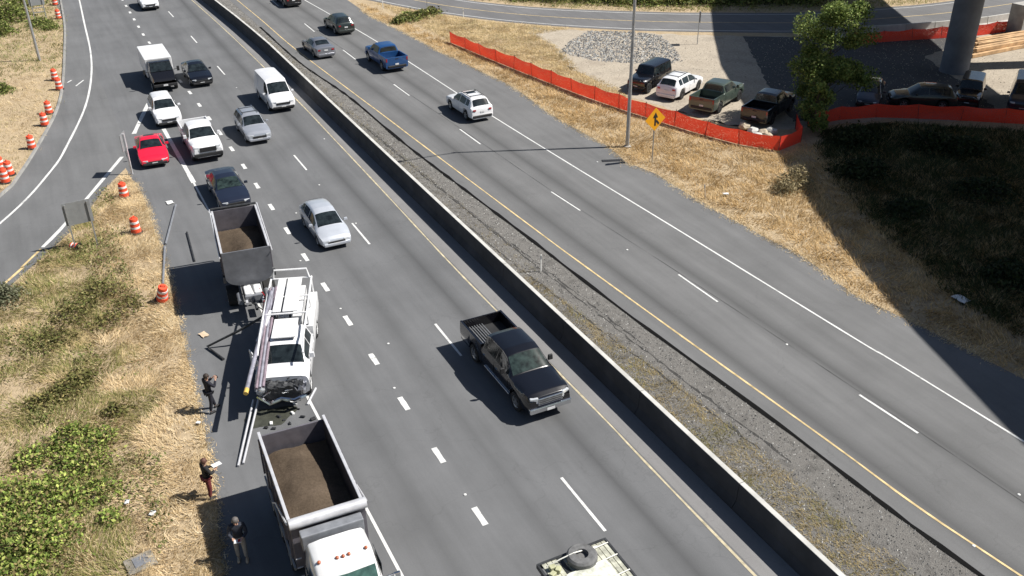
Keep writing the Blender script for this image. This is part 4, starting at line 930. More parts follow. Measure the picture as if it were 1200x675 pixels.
# ------------------------------------------------------------------ people
def skinned(name, V, E, rad, m, parent, sub=2):
    me = bpy.data.meshes.new(name); me.from_pydata(V, E, []); o = obj(name, me, m, parent)
    md = o.modifiers.new("skin", 'SKIN'); md.use_smooth_shade = True
    for i, r in enumerate(rad):
        sv = me.skin_vertices[0].data[i]; sv.radius = (r, r) if not isinstance(r, tuple) else r
    me.skin_vertices[0].data[0].use_root = True
    sb = o.modifiers.new("sub", 'SUBSURF'); sb.levels = 1; sb.render_levels = sub
    return o
M_SKIN = mat("skin", (.45, .27, .19), .55, var=.1)
def person(label, loc, rz, top, trousers, shoes, hair, arms, legs, h=1.78, hold=None, extra=None):
    k = h/1.78; root = empty('person', (loc[0], loc[1], .012), rz, label, 'person')
    s = lambda p: tuple(c*k for c in p)
    (ls, rs_) = legs                         # forward offset of left and right foot
    pel = (0, 0, .96); wst = (0, .0, 1.12); ch = (0, .01, 1.34); nk = (0, .02, 1.52); hd = (0, .05, 1.64); tp = (0, .045, 1.74)
    hipL, hipR = (-.10, 0, .92), (.10, 0, .92)
    knL, knR = (-.12, ls*.5+.03, .50), (.12, rs_*.5+.03, .50)
    anL, anR = (-.12, ls, .09), (.12, rs_, .09)
    tL, tR = (-.14, ls+.15, .04), (.14, rs_+.15, .04)
    shL, shR = (-.20, 0, 1.45), (.20, 0, 1.45)
    (eL, wL), (eR, wR) = arms
    V = [pel, wst, ch, nk, hd, tp, hipL, knL, anL, hipR, knR, anR, shL, eL, wL, shR, eR, wR]
    E_ = [(0, 1), (1, 2), (2, 3), (3, 4), (4, 5), (0, 6), (6, 7), (7, 8), (0, 9), (9, 10), (10, 11), (2, 12), (12, 13), (13, 14), (2, 15), (15, 16), (16, 17)]
    rad = [(.11, .08), (.10, .075), (.12, .08), .052, .098, .085, .065, .05, .04, .065, .05, .04, .045, .036, .03, .045, .036, .03]
    skinned('body', [s(v) for v in V], E_, rad, M_SKIN, root)
    V = [wst, ch, (0, .015, 1.48), pel, shL, eL, tuple(np.array(eL)*.15+np.array(wL)*.85), shR, eR, tuple(np.array(eR)*.15+np.array(wR)*.85)]
    skinned('jacket', [s(v) for v in V], [(0, 1), (1, 2), (0, 3), (1, 4), (4, 5), (5, 6), (1, 7), (7, 8), (8, 9)], [(.16, .12), (.195, .135), .08, (.175, .125), .082, .062, .05, .082, .062, .05], top, root)
    V = [(0, 0, .98), hipL, knL, (-.12, ls, .12), hipR, knR, (.12, rs_, .12)]
    skinned('trousers', [s(v) for v in V], [(0, 1), (1, 2), (2, 3), (0, 4), (4, 5), (5, 6)], [(.165, .12), .105, .078, .062, .105, .078, .062], trousers, root)
    for a, t in ((anL, tL), (anR, tR)):
        MB().box(((a[0]+t[0])/2*k, ((a[1]+t[1])/2)*k, .045), (.10, .28, .09), top=(.75, .8)).build('shoe', shoes, root, bevel=.03)
    # face and hair
    y0 = (hd[1]+.10)*k
    MB().add([s((-.018, .145, 1.60)), s((.018, .145, 1.60)), s((0, .175, 1.605)), s((0, .145, 1.655))], [(0, 1, 2), (0, 2, 3), (1, 3, 2)]).build('nose', M_SKIN, root)
    for sg in (1, -1):
        MB().lathe([(.014, -.008), (.012, .006), (.004, .01)], 8, s((sg*.035, .142, 1.65)), 'Y').build('eye', M_BLK, root)
        MB().box(s((sg*.098, .045, 1.635)), (.02, .035, .06)).build('ear', M_SKIN, root, bevel=.008)
    MB().box(s((0, .143, 1.57)), (.05, .01, .012)).build('mouth', mat("lips", (.3, .12, .1), .6), root)
    hb = MB()
    hb.lathe([(.106, -.02), (.112, .03), (.10, .085), (.06, .125), (.01, .14)], 14, s((0, .03, 1.645))); hb.build('hair', hair, root, smooth=True)
    # hands: palm, four fingers and a thumb curled forward
    for e, w, sg in ((eL, wL, -1), (eR, wR, 1)):
        a, c = Vector(s(e)), Vector(s(w)); d = (c-a).normalized(); sd_ = d.cross(Vector((0, 0, 1))); sd_ = sd_.normalized() if sd_.length > .1 else Vector((1, 0, 0)); up = sd_.cross(d)
        hm = MB(); p = c+d*.045; hm.beam(c-d*.01, c+d*.085, .08, .03)
        for i, l in enumerate((.062, .075, .07, .052)):
            o_ = c+d*.08+sd_*(.03-.02*i); hm.tube([o_, o_+d*l*.55-up*.008, o_+d*l*.8-up*.035], .0095, 6, .007)
        o_ = c+d*.02+sd_*(-.038*sg); hm.tube([o_, o_+d*.035-sd_*.02*sg, o_+d*.06-sd_*.012*sg-up*.015], .011, 6, .008)
        hm.build('hand', M_SKIN, root, smooth=True)
    return root
def at_person(r, p, rz=0): return Matrix.Translation(r.location) @ Matrix.Rotation(r.rotation_euler.z, 4, 'Z') @ Matrix.Translation(p) @ Matrix.Rotation(rz, 4, 'Z')
M_NAVYC = mat("navy_cloth", (.012, .013, .022), .85, var=.3, scale=9); M_DKC = mat("black_cloth", (.016, .015, .016), .85, var=.3, scale=9)
M_MAROON = mat("maroon_cloth", (.16, .03, .03), .85, var=.3, scale=9); M_KHAKI = mat("khaki_cloth", (.42, .37, .31), .85, var=.15, scale=9); M_JKT = mat("dark_blue_cloth", (.03, .035, .05), .8, var=.3, scale=9)
M_HAIRD = mat("dark_hair", (.03, .02, .015), .7, var=.3, scale=20); M_HAIRG = mat("grey_hair", (.11, .10, .095), .7, var=.3, scale=20); M_HAIRB = mat("brown_hair", (.10, .045, .03), .7, var=.3, scale=20)
p1 = person('person in dark uniform with both hands raised, standing on the shoulder', G(249, 482), R(-70), M_NAVYC, M_NAVYC, M_BLK, M_HAIRD,
            (((-.27, .16, 1.22), (-.10, .34, 1.42)), ((.27, .16, 1.22), (.10, .34, 1.42))), (.22, -.12), 1.78)
ph = MB().box((0, 0, 0), (.16, .03, .09)).build('phone', M_BLK, None, bevel=.01, label='small dark phone held up by the person in dark uniform', cat='phone'); ph.matrix_world = at_person(p1, (0, .46, 1.44))
MB().box((0, .017, 0), (.05, .006, .03)).build('lens', M_GLASS, ph)
p2 = person('person in black top and maroon trousers with white paper at the grass edge', G(247, 583), R(-75), M_DKC, M_MAROON, M_BLK, M_HAIRB,
            (((-.26, .10, 1.18), (-.12, .32, 1.18)), ((.26, .10, 1.18), (.12, .32, 1.20))), (.05, -.05), 1.72)
pp = MB().grid([[(x, y, .02*math.sin(6*x)) for x in (-.12, -.04, .04, .12)] for y in (-.16, 0, .16)]).build('paper_sheet', M_PLATE, None, fix=False, label='white sheet of paper held by the person in maroon trousers', cat='paper'); pp.matrix_world = at_person(p2, (0, .44, 1.235))
p3 = person('person in dark jacket and khaki trousers in the dump truck shadow', G(285, 655), R(168), M_JKT, M_KHAKI, M_TAN, M_HAIRG,
            (((-.27, .08, 1.16), (-.13, .30, 1.12)), ((.27, .08, 1.16), (.13, .30, 1.14))), (.06, -.02), 1.80)
pk = MB().box((0, 0, 0), (.22, .16, .012)).build('clipboard', M_PLATE, None, label='small red and white clipboard held by the person in khaki trousers', cat='clipboard'); pk.matrix_world = at_person(p3, (0, .42, 1.16))
MB().box((-.05, -.01, .012), (.09, .12, .008)).build('red_sheet', M_TAIL, pk)

# ------------------------------------------------------------------ construction drums
M_ORG = mat("drum_orange", (.78, .09, .035), .55, var=.12, scale=5); M_WHT = mat("drum_white", (.78, .76, .74), .5, var=.1, scale=5)
def drum(label, px_, lean=(0, 0), z=0.0, group='orange and white traffic drums'):
    p = G(*px_) if not isinstance(px_, Vector) else px_
    root = empty('traffic_drum', (p.x, p.y, .01+z), random.uniform(0, 6), label, 'traffic drum', group); root.rotation_euler.x, root.rotation_euler.y = lean
    MB().lathe([(.36, 0), (.36, .05), (.26, .09)], 18).build('base', M_BLK, root, smooth=40)
    prof = [(.28, .06), (.275, .28), (.25, .285), (.25, .48), (.235, .485), (.235, .68), (.22, .685), (.22, .86), (.20, .90), (.02, .91)]
    bd = MB().lathe(prof, 18).build('body', M_ORG, root, smooth=40)
    for z0, r in ((.30, .255), (.60, .240)): MB().lathe([(r, z0), (r, z0+.12)], 18).build('white_band', M_WHT, bd, smooth=40)
    MB().tube([(-.1, 0, .90), (-.08, 0, 1.0), (.08, 0, 1.0), (.1, 0, .90)], .025, 6).build('handle', M_ORG, root)
    return root
for lb, q in (('drum alone on the left grass above the paired drums', (38, 174)), ('upper drum of two close together left of the ramp curve', (58, 133)), ('lower drum of two close together left of the ramp curve', (53, 147)),
              ('front drum of the cluster at the left edge', (7, 214)), ('right drum of the cluster at the left edge', (12, 205)), ('rear drum of the cluster at the left edge', (2, 200)),
              ('nearer drum of the pair beside the ramp kerb', (70, 105)), ('farther drum of the pair beside the ramp kerb', (65, 94)), ('drum nearest the top edge on the left verge', (65, 6)), ('second drum from the top edge on the left verge', (69, 22)),
              ('drum at the tip of the gore grass', (146, 231)), ('middle drum of the gore grass', (160, 273)), ('drum under the bridge shade beside the parked vehicles', (1102, 125))): drum(lb, q)
drum('leaning drum at the shoulder beside the fallen post', (190, 352), (-.25, -.25))
o = drum('flattened drum lying in the gore grass below the sign', (93, 292), (1.45, .2), .10)
o.scale = (.8, .7, .55)

# ------------------------------------------------------------------ signs and poles
def post(root, p, z, r=.035, m=M_GALV, name='post'): return MB().tube([(p[0], p[1], 0), (p[0], p[1], z)], r, 8).build(name, m, root)
sg_ = empty('road_sign', (-.7, 50.15, 0), R(4), 'grey back of a square road sign on two posts in the gore', 'sign', 'signs seen from behind')
MB().box((0, 0, 2.05), (1.38, .02, 1.28)).build('panel', M_ALU, sg_, bevel=.004)
for x in (-.55, .55):
    MB().box((x, -.05, 1.3), (.07, .05, 2.6)).build('post', M_GALV, sg_)
s2 = empty('gore_sign', (2.75, 60.0, 0), R(68), 'narrow grey sign seen edge on at the gore tip beside the red car', 'sign')
MB().box((0, 0, 2.2), (1.0, .03, 1.1)).build('panel', M_ALU, s2); MB().box((0, -.08, 1.35), (.12, .10, 2.7)).build('post', M_RAIL, s2)
s3 = empty('merge_sign', (33.04, 45.97, 0), 0, 'yellow diamond merge sign with black arrow beside the lamp post', 'sign')
post(s3, (0, 0), 3.45, .035)
D = .76
M_SY = mat("sign_yellow", (.88, .40, .015), .45, var=.06)
MB().loft([[(0, y, 2.9-D), (D, y, 2.9), (0, y, 2.9+D), (-D, y, 2.9)] for y in (-.045, -.06)]).build('panel', M_SY, s3)
ar = MB()
def fl(pts): ar.loft([[(x, y, 2.9+z) for x, z in pts] for y in (-.063, -.069)])
fl([(-.06, -.42), (.06, -.42), (.06, .12), (-.06, .12)]); fl([(-.19, .10), (.19, .10), (0, .46)])
fl([(.24, -.38), (.34, -.30), (.10, -.02), (.06, -.16)])
ar.build('merge_arrow', M_BLK, s3)
lp = empty('lamp_post', (33.16, 49.08, 0), 0, 'tall grey street light pole on the right verge beside the merge sign', 'lamp post')
MB().tube([(0, 0, 0), (0, 0, 7), (0, 0, 14)], .13, 12, .07).build('pole', M_GALV, lp, smooth=40); MB().lathe([(.25, 0), (.25, .06), (.16, .10)], 12).build('base', M_CONC, lp)
MB().tube([(0, 0, 13.6), (-1.2, 0, 14.2), (-3.2, 0, 14.5)], .05, 8).build('arm', M_GALV, lp)
lh = MB().box((-3.5, 0, 14.5), (.75, .3, .14)).build('lamp_head', M_GALV, lp, bevel=.04)
bpp = G(46.5, 71)
l2 = empty('lamp_post', (bpp.x, bpp.y, 0), 0, 'light grey street light pole on the left grass at the top edge', 'lamp post')
MB().tube([(0, 0, 0), (0, 0, 7), (0, 0, 13)], .12, 10, .07).build('pole', M_GALV, l2, smooth=40)
MB().tube([(0, 0, 12.6), (1.2, 0, 13.2), (3, 0, 13.4)], .05, 8).build('arm', M_GALV, l2); MB().box((3.3, 0, 13.4), (.75, .3, .14)).build('lamp_head', M_GALV, l2, bevel=.04)
q = G(52, 24); s4 = empty('road_sign', (q.x, q.y, 0), R(8), 'grey back of a road sign on the left verge at the top edge', 'sign', 'signs seen from behind')
MB().box((-.3, 0, 2.2), (1.5, .03, 1.2)).build('panel', M_ALU, s4)
for x in (-.85, .25): MB().box((x, -.05, 1.4), (.08, .06, 2.8)).build('post', M_GALV, s4)
for z in (.9, 1.35): MB().box((-.3, -.04, z), (1.1, .05, .07)).build('brace', M_GALV, s4)
q = G(817, 52); s5 = empty('side_road_sign', (q.x, q.y, 0), R(60), 'small grey sign on a thin post by the side road above the lot', 'sign')
post(s5, (0, 0), 3.0, .04); MB().box((0, -.06, 2.5), (.75, .02, .95)).build('panel', M_ALU, s5)
q = G(501, 14); s6 = empty('side_road_sign', (q.x, q.y, 0), R(20), 'small yellow sign on a post at the top edge by the side road', 'sign')
post(s6, (0, 0), 2.2, .04); MB().box((0, -.06, 1.7), (.6, .02, .7)).build('panel', M_SY, s6)
M_DEL = mat("delineator_white", (.75, .74, .70), .6)
for lb, q, hh in (('slim white delineator post in the gravel median', (634, 318), .95), ('white post at the top edge by the side road', (449, 11), 1.3), ('short white post beside the side road left of the orange fence', (543, 20), .8), ('leaning wooden stake in the right verge', (827, 233), 1.0)):
    w = G(*q); o = empty('marker_post', (w.x, w.y, 0), 0, lb, 'post')
    MB().box((0, 0, hh/2), (.08, .03, hh)).build('stem', M_DEL if 'stake' not in lb else M_TAN, o, bevel=.005); MB().box((0, -.02, hh-.15), (.075, .006, .18)).build('reflector', M_GALV, o)
    if 'stake' in lb: o.rotation_euler.y = -.2
# slot drain on the northbound shoulder
gr = empty('drain_grate', (30.93, 47.37, .016), math.atan2(-.51, 1.25), 'dark slotted drain grate on the shoulder below the lamp post', 'drain')
MB().box((0, 0, .01), (1.4, .34, .02)).build('frame', M_BLK, gr)
for i in range(9): MB().box((-.6+.15*i, 0, .024), (.05, .30, .012)).build('bar', M_STEELD, gr)
q = G(165, 661); vt = empty('utility_vault', (q.x, q.y, 0), R(10), 'square concrete utility cover sunk in the dry grass at the lower left', 'utility cover')
MB().box((0, 0, .0), (.9, .75, .2)).build('collar', mat('dirty_concrete', (.22, .20, .165), .95, var=.4, scale=4), vt, bevel=.02); MB().box((.05, .02, .105), (.5, .45, .03)).build('lid', M_STEELG, vt)

# ------------------------------------------------------------------ orange plastic fence
mo, nt_, b_ = _new("fence_plastic")
n_ = _noise(nt_, 9, 3); nt_.links.new(_ramp(nt_, n_, [(.3, (.85, .055, .035)), (.7, (.92, .085, .05))]), b_.inputs["Base Color"]); b_.inputs["Roughness"].default_value = .45
tl = nt_.nodes.new("ShaderNodeBsdfTranslucent"); tl.inputs[0].default_value = (.8, .07, .03, 1); mx_ = nt_.nodes.new("ShaderNodeMixShader"); mx_.inputs[0].default_value = .35
nt_.links.new(b_.outputs[0], mx_.inputs[1]); nt_.links.new(tl.outputs[0], mx_.inputs[2]); tr_ = nt_.nodes.new("ShaderNodeBsdfTransparent"); mx2 = nt_.nodes.new("ShaderNodeMixShader")
wvx = nt_.nodes.new("ShaderNodeTexVoronoi"); wvx.inputs["Scale"].default_value = 14; tcx = nt_.nodes.new("ShaderNodeTexCoord"); nt_.links.new(tcx.outputs["Object"], wvx.inputs["Vector"])
nt_.links.new(_math(nt_, 'LESS_THAN', wvx.outputs["Distance"], .2), mx2.inputs[0])     # the holes of the plastic net
nt_.links.new(mx_.outputs[0], mx2.inputs[1]); nt_.links.new(tr_.outputs[0], mx2.inputs[2]); nt_.links.new(mx2.outputs[0], nt_.nodes["Material Output"].inputs[0])
def fence(label, pts, step=2.4, h=1.05, droop=None):
    L_ = resample(smooth_line(pts, .6), max(3, int(sum((Vector(pts[i+1])-Vector(pts[i])).length for i in range(len(pts)-1))/step)))
    o0 = L_[0]; root = empty('barrier_fence', (o0.x, o0.y, 0), 0, label, 'fence', 'orange plastic fences'); rf = random.Random(3)
    tops = []
    for i, p in enumerate(L_):
        lean = Vector((rf.uniform(-.12, .12), rf.uniform(-.12, .12))); hh = h*(1 if not droop or i < len(L_)*droop else .7)*rf.uniform(.94, 1.06); tops.append((lean, hh))
        MB().beam((p.x-o0.x, p.y-o0.y, 0), (p.x-o0.x+lean.x, p.y-o0.y+lean.y, hh+.1), .05, .03).build('stake', M_STEELD, root)
    for i in range(len(L_)-1):
        P = []
        a, c = L_[i]-o0, L_[i+1]-o0; nrm = Vector((c.y-a.y, a.x-c.x)).normalized()
        bow = rf.uniform(-.12, .12)
        for j in range(6):
            z_ = j/5; row = []
            for t in np.linspace(0, 1, 7):
                base = a.lerp(c, t); (l0, h0), (l1, h1) = tops[i], tops[i+1]; ln = l0.lerp(l1, t); hh = h0+(h1-h0)*t - .10*math.sin(math.pi*t)*(1+rf.random()*.3)
                off = nrm*(bow*math.sin(math.pi*t)*math.sin(math.pi*z_)+.02+rf.uniform(-.012, .012))
                row.append((base.x+ln.x*z_+off.x, base.y+ln.y*z_+off.y, .03+hh*z_))
            P.append(row)
        MB().grid(P).build('mesh_panel', mo, root, smooth=True, fix=False)
fence('bright orange plastic fence along the right verge in front of the parked cars', [(33.64, 80.0), (34.84, 69.6), (36.34, 59.4), (38.1, 51.7), (39.84, 46.2), (41.6, 43.5), (43.9, 44.2), (45.4, 46.4)])
fence('shaded orange fence under the bridge below the parked dark vehicles', [(46.5, 46.4), (51.1, 46.0), (55.7, 43.0), (60.2, 39.4), (66, 35)])
fence('orange fence behind the column in front of the concrete barriers', [(65.6, 61.4), (70, 60.2), (74, 59.1), (77.9, 58), (86, 57.6)])
# concrete barrier sections by the side road
bl = [Vector((64.0, 64.9)), Vector((70.5, 62.6)), Vector((76.6, 61.0)), Vector((81.5, 60.3)), Vector((94, 60.0))]
bs = resample(bl, 11); names = ['first', 'second', 'third', 'fourth', 'fifth', 'sixth', 'seventh', 'eighth', 'ninth', 'tenth']
for i in range(10):
    a, c = bs[i], bs[i+1]; d_ = (c-a).normalized(); n2 = Vector((-d_.y, d_.x)); m0 = (a+c)/2
    o = MB().loft([[(p.x-m0.x+n2.x*x, p.y-m0.y+n2.y*x, z) for x, z in prof_] for p, prof_ in ((a+d_*.03, [(-.3, 0), (-.27, .08), (-.11, .32), (-.08, .9), (.08, .9), (.11, .32), (.27, .08), (.3, 0)]), (c-d_*.03, [(-.3, 0), (-.27, .08), (-.11, .32), (-.08, .9), (.08, .9), (.11, .32), (.27, .08), (.3, 0)]))]).build('concrete_barrier', M_CONCL, None,
        label='%s pale concrete barrier from the left along the side road behind the column' % names[i], cat='barrier', group='barriers along the side road'); o.location = (m0.x, m0.y, 0)
bb = MB().box((0, 0, 1.35), (2.0, 1.6, 2.7)).build('concrete_block', M_CONC, None, bevel=.06, label='tall dark grey concrete block at the right edge beside the timber', cat='block'); bb.location = (82.3, 57.0, 0)
# timber stack
lay = [('bottom', 8, 0), ('upper', 6, 1)]
for ln_, n_b, lv in lay:
    for i in range(n_b):
        o = MB().box((0, 0, 0), (random.uniform(6.0, 7.2), .3, .3)).build('timber_beam', M_WOOD, None, bevel=.015, label='squared pale timber beam in the %s layer of the pile by the column' % ln_, cat='timber', group='%s layer of the timber pile' % ln_)
        o.location = (74.6+.55*i*.9+random.uniform(-.5, .5)+lv*.8, 53.1+i*.46+lv*.3, .17+.31*lv); o.rotation_euler.z = R(random.uniform(-4, 4)-3)
# boulders at the fence corner
for i, (x, y) in enumerate(((872, 152), (882, 158), (893, 160), (903, 158), (899, 164), (887, 164))):
    q = G(x, y); b = bmesh.new(); bmesh.ops.create_icosphere(b, subdivisions=2, radius=.42)
    for v in b.verts: v.co *= .8+.35*random.random(); v.co.z *= .7
    me = bpy.data.meshes.new('boulder'); b.to_mesh(me); b.free(); o = obj('boulder', me, M_CONCL if i % 2 else mat("tan_rock", (.45, .38, .28), .9, var=.3))
    tag(o, '%s boulder in the rock heap inside the orange fence corner' % ('pale grey' if i % 2 else 'tan'), 'boulder', 'boulders at the fence corner'); o.location = (q.x, q.y, .25)

# ------------------------------------------------------------------ vegetation
def dome_points(blobs, n, fuzz=.45):
    out = []; tot = sum(r*r for _, _, r, _ in blobs)
    for (x, y, r, h) in blobs:
        k = int(n*r*r/tot); k1 = int(k*(1-fuzz)); u = RNG.uniform(0, 2*math.pi, k1); ph = np.arccos(RNG.uniform(0, 1, k1))
        lump = .55+.75*vnoise(u*1.1+x*3, ph*2.2+y, 3)
        rr = r*RNG.uniform(.6, 1.1, k1)*lump
        out.append(np.stack([x+rr*np.sin(ph)*np.cos(u), y+rr*np.sin(ph)*np.sin(u), .04+h*(rr/r)*np.cos(ph)*RNG.uniform(.7, 1.25, k1)], 1))
        g = RNG.normal(0, .62*r, (k-k1, 2)); d = np.hypot(g[:, 0], g[:, 1])/r
        z = h*np.clip(1-d*d*.7, .12, 1)*RNG.uniform(.2, 1.05, k-k1)
        out.append(np.stack([x+g[:, 0], y+g[:, 1], .05+z], 1))
    return np.vstack(out)
def shrub(name, label, blobs, n, size=.09, pal=GREEN, cat='bush', group=None):
    x0, y0 = blobs[0][0], blobs[0][1]; root = empty(name, (x0, y0, 0), 0, label, cat, group)
    rb = [(x-x0, y-y0, r, h) for x, y, r, h in blobs]
    C = dome_points(rb, n); leaves('foliage', C, size, pal, root)['kind'] = 'stuff'
    st = MB()
    for (x, y, r, h) in rb:
        for i in range(5):
            a = random.uniform(0, 6.28); st.tube([(x, y, 0), (x+math.cos(a)*r*.35, y+math.sin(a)*r*.35, h*.6), (x+math.cos(a)*r*.7, y+math.sin(a)*r*.7, h*.75)], .02, 5, .008)
    st.build('stems', M_BARK, root, kind='stuff')
    return root
def pb(lst): return [(G(x, y).x, G(x, y).y, r, h) for x, y, r, h in lst]
shrub('bramble', 'large bright green bramble patch at the lower left', pb([(60, 590, 1.3, .7), (20, 640, 1.4, .8), (95, 545, 1.0, .55), (85, 515, .9, .5), (115, 580, .8, .4), (10, 590, 1.1, .6), (55, 640, 1.0, .5), (10, 690, 1.2, .6), (120, 515, .6, .35), (40, 540, .8, .4), (130, 610, .5, .3)]), 14000, .07, [(.15, .21, .04), (.22, .30, .06), (.33, .41, .09), (.08, .12, .025), (.44, .48, .13), (.24, .19, .08), (.36, .30, .13)])
OL = [(.16, .17, .05), (.22, .21, .07), (.12, .12, .035), (.30, .25, .10), (.10, .08, .03)]
shrub('bramble', 'yellowish green bramble left of the dark uniformed person', pb([(75, 462, .9, .35), (95, 448, .8, .35), (50, 475, .7, .3), (135, 485, .6, .35)]), 2600, .07, OL)
shrub('bramble', 'olive bramble patch below the gore sign', pb([(120, 345, 1.3, .4), (150, 360, 1.0, .35), (85, 370, 1.0, .35), (60, 400, 1.1, .35), (125, 380, .9, .35)]), 3600, .07, OL)
shrub('bush', 'grey green bush at the left edge below the ramp', pb([(2, 352, .9, .8)]), 1800, .07, [(.16, .17, .10), (.22, .22, .14), (.10, .11, .06)])
shrub('bush', 'dark green bush at the left edge above the drum cluster', pb([(2, 108, .8, .7)]), 1400, .08)
shrub('bush', 'tall green bush in the top left corner', pb([(12, 24, 2.0, 2.2), (0, 40, 1.5, 1.2), (32, 6, 1.6, 1.6)]), 4500, .13)
shrub('bush', 'green bush growing at the top of the left verge behind the lamp post', pb([(48, 30, 1.2, .8), (58, 34, .9, .5)]), 1700, .10)
shrub('bush', 'low green bush between the two roads at the top', pb([(478, 24, 1.1, .9), (468, 27, .8, .7), (492, 20, 1.0, .7), (505, 16, 1.1, .6)]), 2600, .12, GREEN + OL)
shrub('bush', 'brown dry bush at the shade edge of the right verge', pb([(932, 218, 1.0, 1.3), (920, 226, .7, .8)]), 1800, .07, [(.30, .24, .13), (.22, .18, .09), (.36, .30, .17)])
GH = GREEN + [(.30, .27, .10), (.26, .28, .07), (.05, .07, .02)]
hedge_lbl = ['between the white edge and the first bare gap', 'left of the lamp post line', 'behind the lamp post', 'right of the lamp post', 'at the shade edge', 'first in the bridge shade', 'in the bridge shade left of the column']
hp = resample([Vector((40, 106.5)), Vector((47.5, 92)), Vector((58, 83)), Vector((64.5, 79.5)), Vector((73, 75))], 15)
for i, p in enumerate(hp):
    shrub('hedge_shrub', '%s green shrub from the left beyond the side road at the top edge' % (names + ['eleventh', 'twelfth', 'thirteenth', 'fourteenth', 'fifteenth'])[i], [(p.x+.9, p.y+1.6, 1.7, 1.5+.6*random.random()), (p.x+2.2, p.y+3.4, 2.2, 2.6), (p.x+1.6, p.y+1.2, 1.0, .8)], 3000, .14, GH, 'shrub', 'shrubs beyond the side road')
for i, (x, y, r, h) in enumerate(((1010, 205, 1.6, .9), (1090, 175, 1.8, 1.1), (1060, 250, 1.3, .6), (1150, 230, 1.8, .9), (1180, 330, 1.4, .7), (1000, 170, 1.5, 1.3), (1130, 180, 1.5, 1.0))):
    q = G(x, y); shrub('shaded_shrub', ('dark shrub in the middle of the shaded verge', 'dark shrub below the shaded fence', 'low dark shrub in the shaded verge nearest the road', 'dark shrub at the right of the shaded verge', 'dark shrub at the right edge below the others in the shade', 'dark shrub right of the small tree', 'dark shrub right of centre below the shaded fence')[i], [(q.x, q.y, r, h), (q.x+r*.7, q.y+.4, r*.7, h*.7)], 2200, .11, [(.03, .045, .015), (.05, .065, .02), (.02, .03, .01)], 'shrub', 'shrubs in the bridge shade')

def tree(label, base, h, r, n, pal, cz=.58):
    root = empty('young_tree', (base[0], base[1], 0), 0, label, 'tree')
    tk = MB(); tk.tube([(0, 0, 0), (.05, .03, h*.3), (-.04, .05, h*.6), (.02, 0, h*.9)], .012*h+.03, 8, .02)
    cl = []
    for i in range(40):
        t = random.uniform(.12, .97); a = random.uniform(0, 6.28); rr = r*(1.0-abs(t-.5)*1.1)*random.uniform(.45, 1.05)
        z0 = h*t; e = (math.cos(a)*rr, math.sin(a)*rr, z0+random.uniform(-.1, .35)*r)
        tk.tube([(0, 0, max(.3, z0-.5*rr)), (e[0]*.5, e[1]*.5, z0), e], .03, 5, .008); cl.append((e, random.uniform(.4, .8)*r*.5))
    tk.build('trunk', M_BARK, root, smooth=True)
    pts = []
    for e, s in cl:
        k = n//len(cl); d = RNG.normal(0, 1, (k, 3)); d /= np.linalg.norm(d, axis=1)[:, None]; d *= (RNG.uniform(0, 1, (k, 1))**.45)*s*np.array([1.1, 1.1, .8]); pts.append(np.array(e)+d)
    leaves('crown', np.vstack(pts), .095, pal, root, up=.2)['kind'] = 'stuff'
TP = [(.17, .24, .06), (.25, .32, .085), (.20, .27, .07), (.11, .16, .035), (.28, .32, .10), (.07, .11, .025)]
tree('tall young tree with sunlit crown rising out of the bridge shade', (48.6, 47.3), 7.7, 2.9, 26000, TP)
tree('small young tree in front of the taller one at the fence corner', (46.0, 45.3), 3.3, 1.2, 4200, TP)

# grass: dry verge between ramp and southbound shoulder
gl = [(2.62, 60.6)] + [(x-.05, y) for x, y in grass_edge[::-1]][:-2] + [(1.0, 14), (-14, 12), (-16, 28), (-12, 35.4), (-6.4, 43.8), (-3.4, 48.9), (-1.2, 52.8), (.8, 57.6)]
ge_y = [p[1] for p in grass_edge]; ge_x = [p[0] for p in grass_edge]
P = scatter(gl, 42000)
dist = np.interp(P[:, 1], ge_y, ge_x)-P[:, 0]; w_ = vnoise(P[:, 0]*.5, P[:, 1]*.5, 4)
near = (dist + (w_-.5)*3.0) < 2.6
keep = vnoise(P[:, 0]*.9, P[:, 1]*.9, 9) + RNG.uniform(-.3, .3, len(P)) > .28
hb_ = np.clip(dist*.9+.25, .3, 1.0)
tag(tufts('dry_grass', P[near & keep], (.16, .36), STRAW, 7, .03, 1.1, .14, height_by=hb_[near & keep]), 'pale dry grass beside the southbound shoulder', 'grass', kind='stuff')
tag(tufts('weedy_grass', P[~near & keep], (.14, .34), [(.68, .53, .30), (.54, .42, .22), (.40, .34, .15), (.27, .28, .085), (.22, .24, .07), (.72, .58, .34), (.30, .21, .10)], 7, .03, 1.0, .16, seed=6), 'brownish dry weeds left of the pale grass', 'grass', kind='stuff')
P2 = scatter(gl, 14000); d2 = np.interp(P2[:, 1], ge_y, ge_x)-P2[:, 0]
k2 = (vnoise(P2[:, 0]*.55+7, P2[:, 1]*.55, 61)+RNG.uniform(-.12, .12, len(P2)) > .60) & (d2 > 1.6)
P2 = P2[k2]; P3 = np.repeat(P2, 5, 0)+RNG.normal(0, .12, (len(P2)*5, 2))
tag(leaves('low_scrub', np.column_stack([P3, RNG.uniform(.05, .38, len(P3))]), .06, [(.14, .17, .045), (.20, .22, .07), (.10, .12, .03), (.30, .28, .11), (.24, .18, .08), (.38, .33, .16)]), 'low green and brown scrub scattered through the left verge', 'scrub', kind='stuff')
# ragged fringe creeping onto the shoulder
E_ = np.array([(np.interp(y, ge_y, ge_x)+RNG.normal(-.08, .12), y) for y in RNG.uniform(16, 58.5, 2600)])
tag(tufts('grass_fringe', E_, (.05, .16), STRAW, 6, .028, 1.2, .10, z=.006), 'ragged dry grass fringe on the shoulder edge', 'grass', kind='stuff')
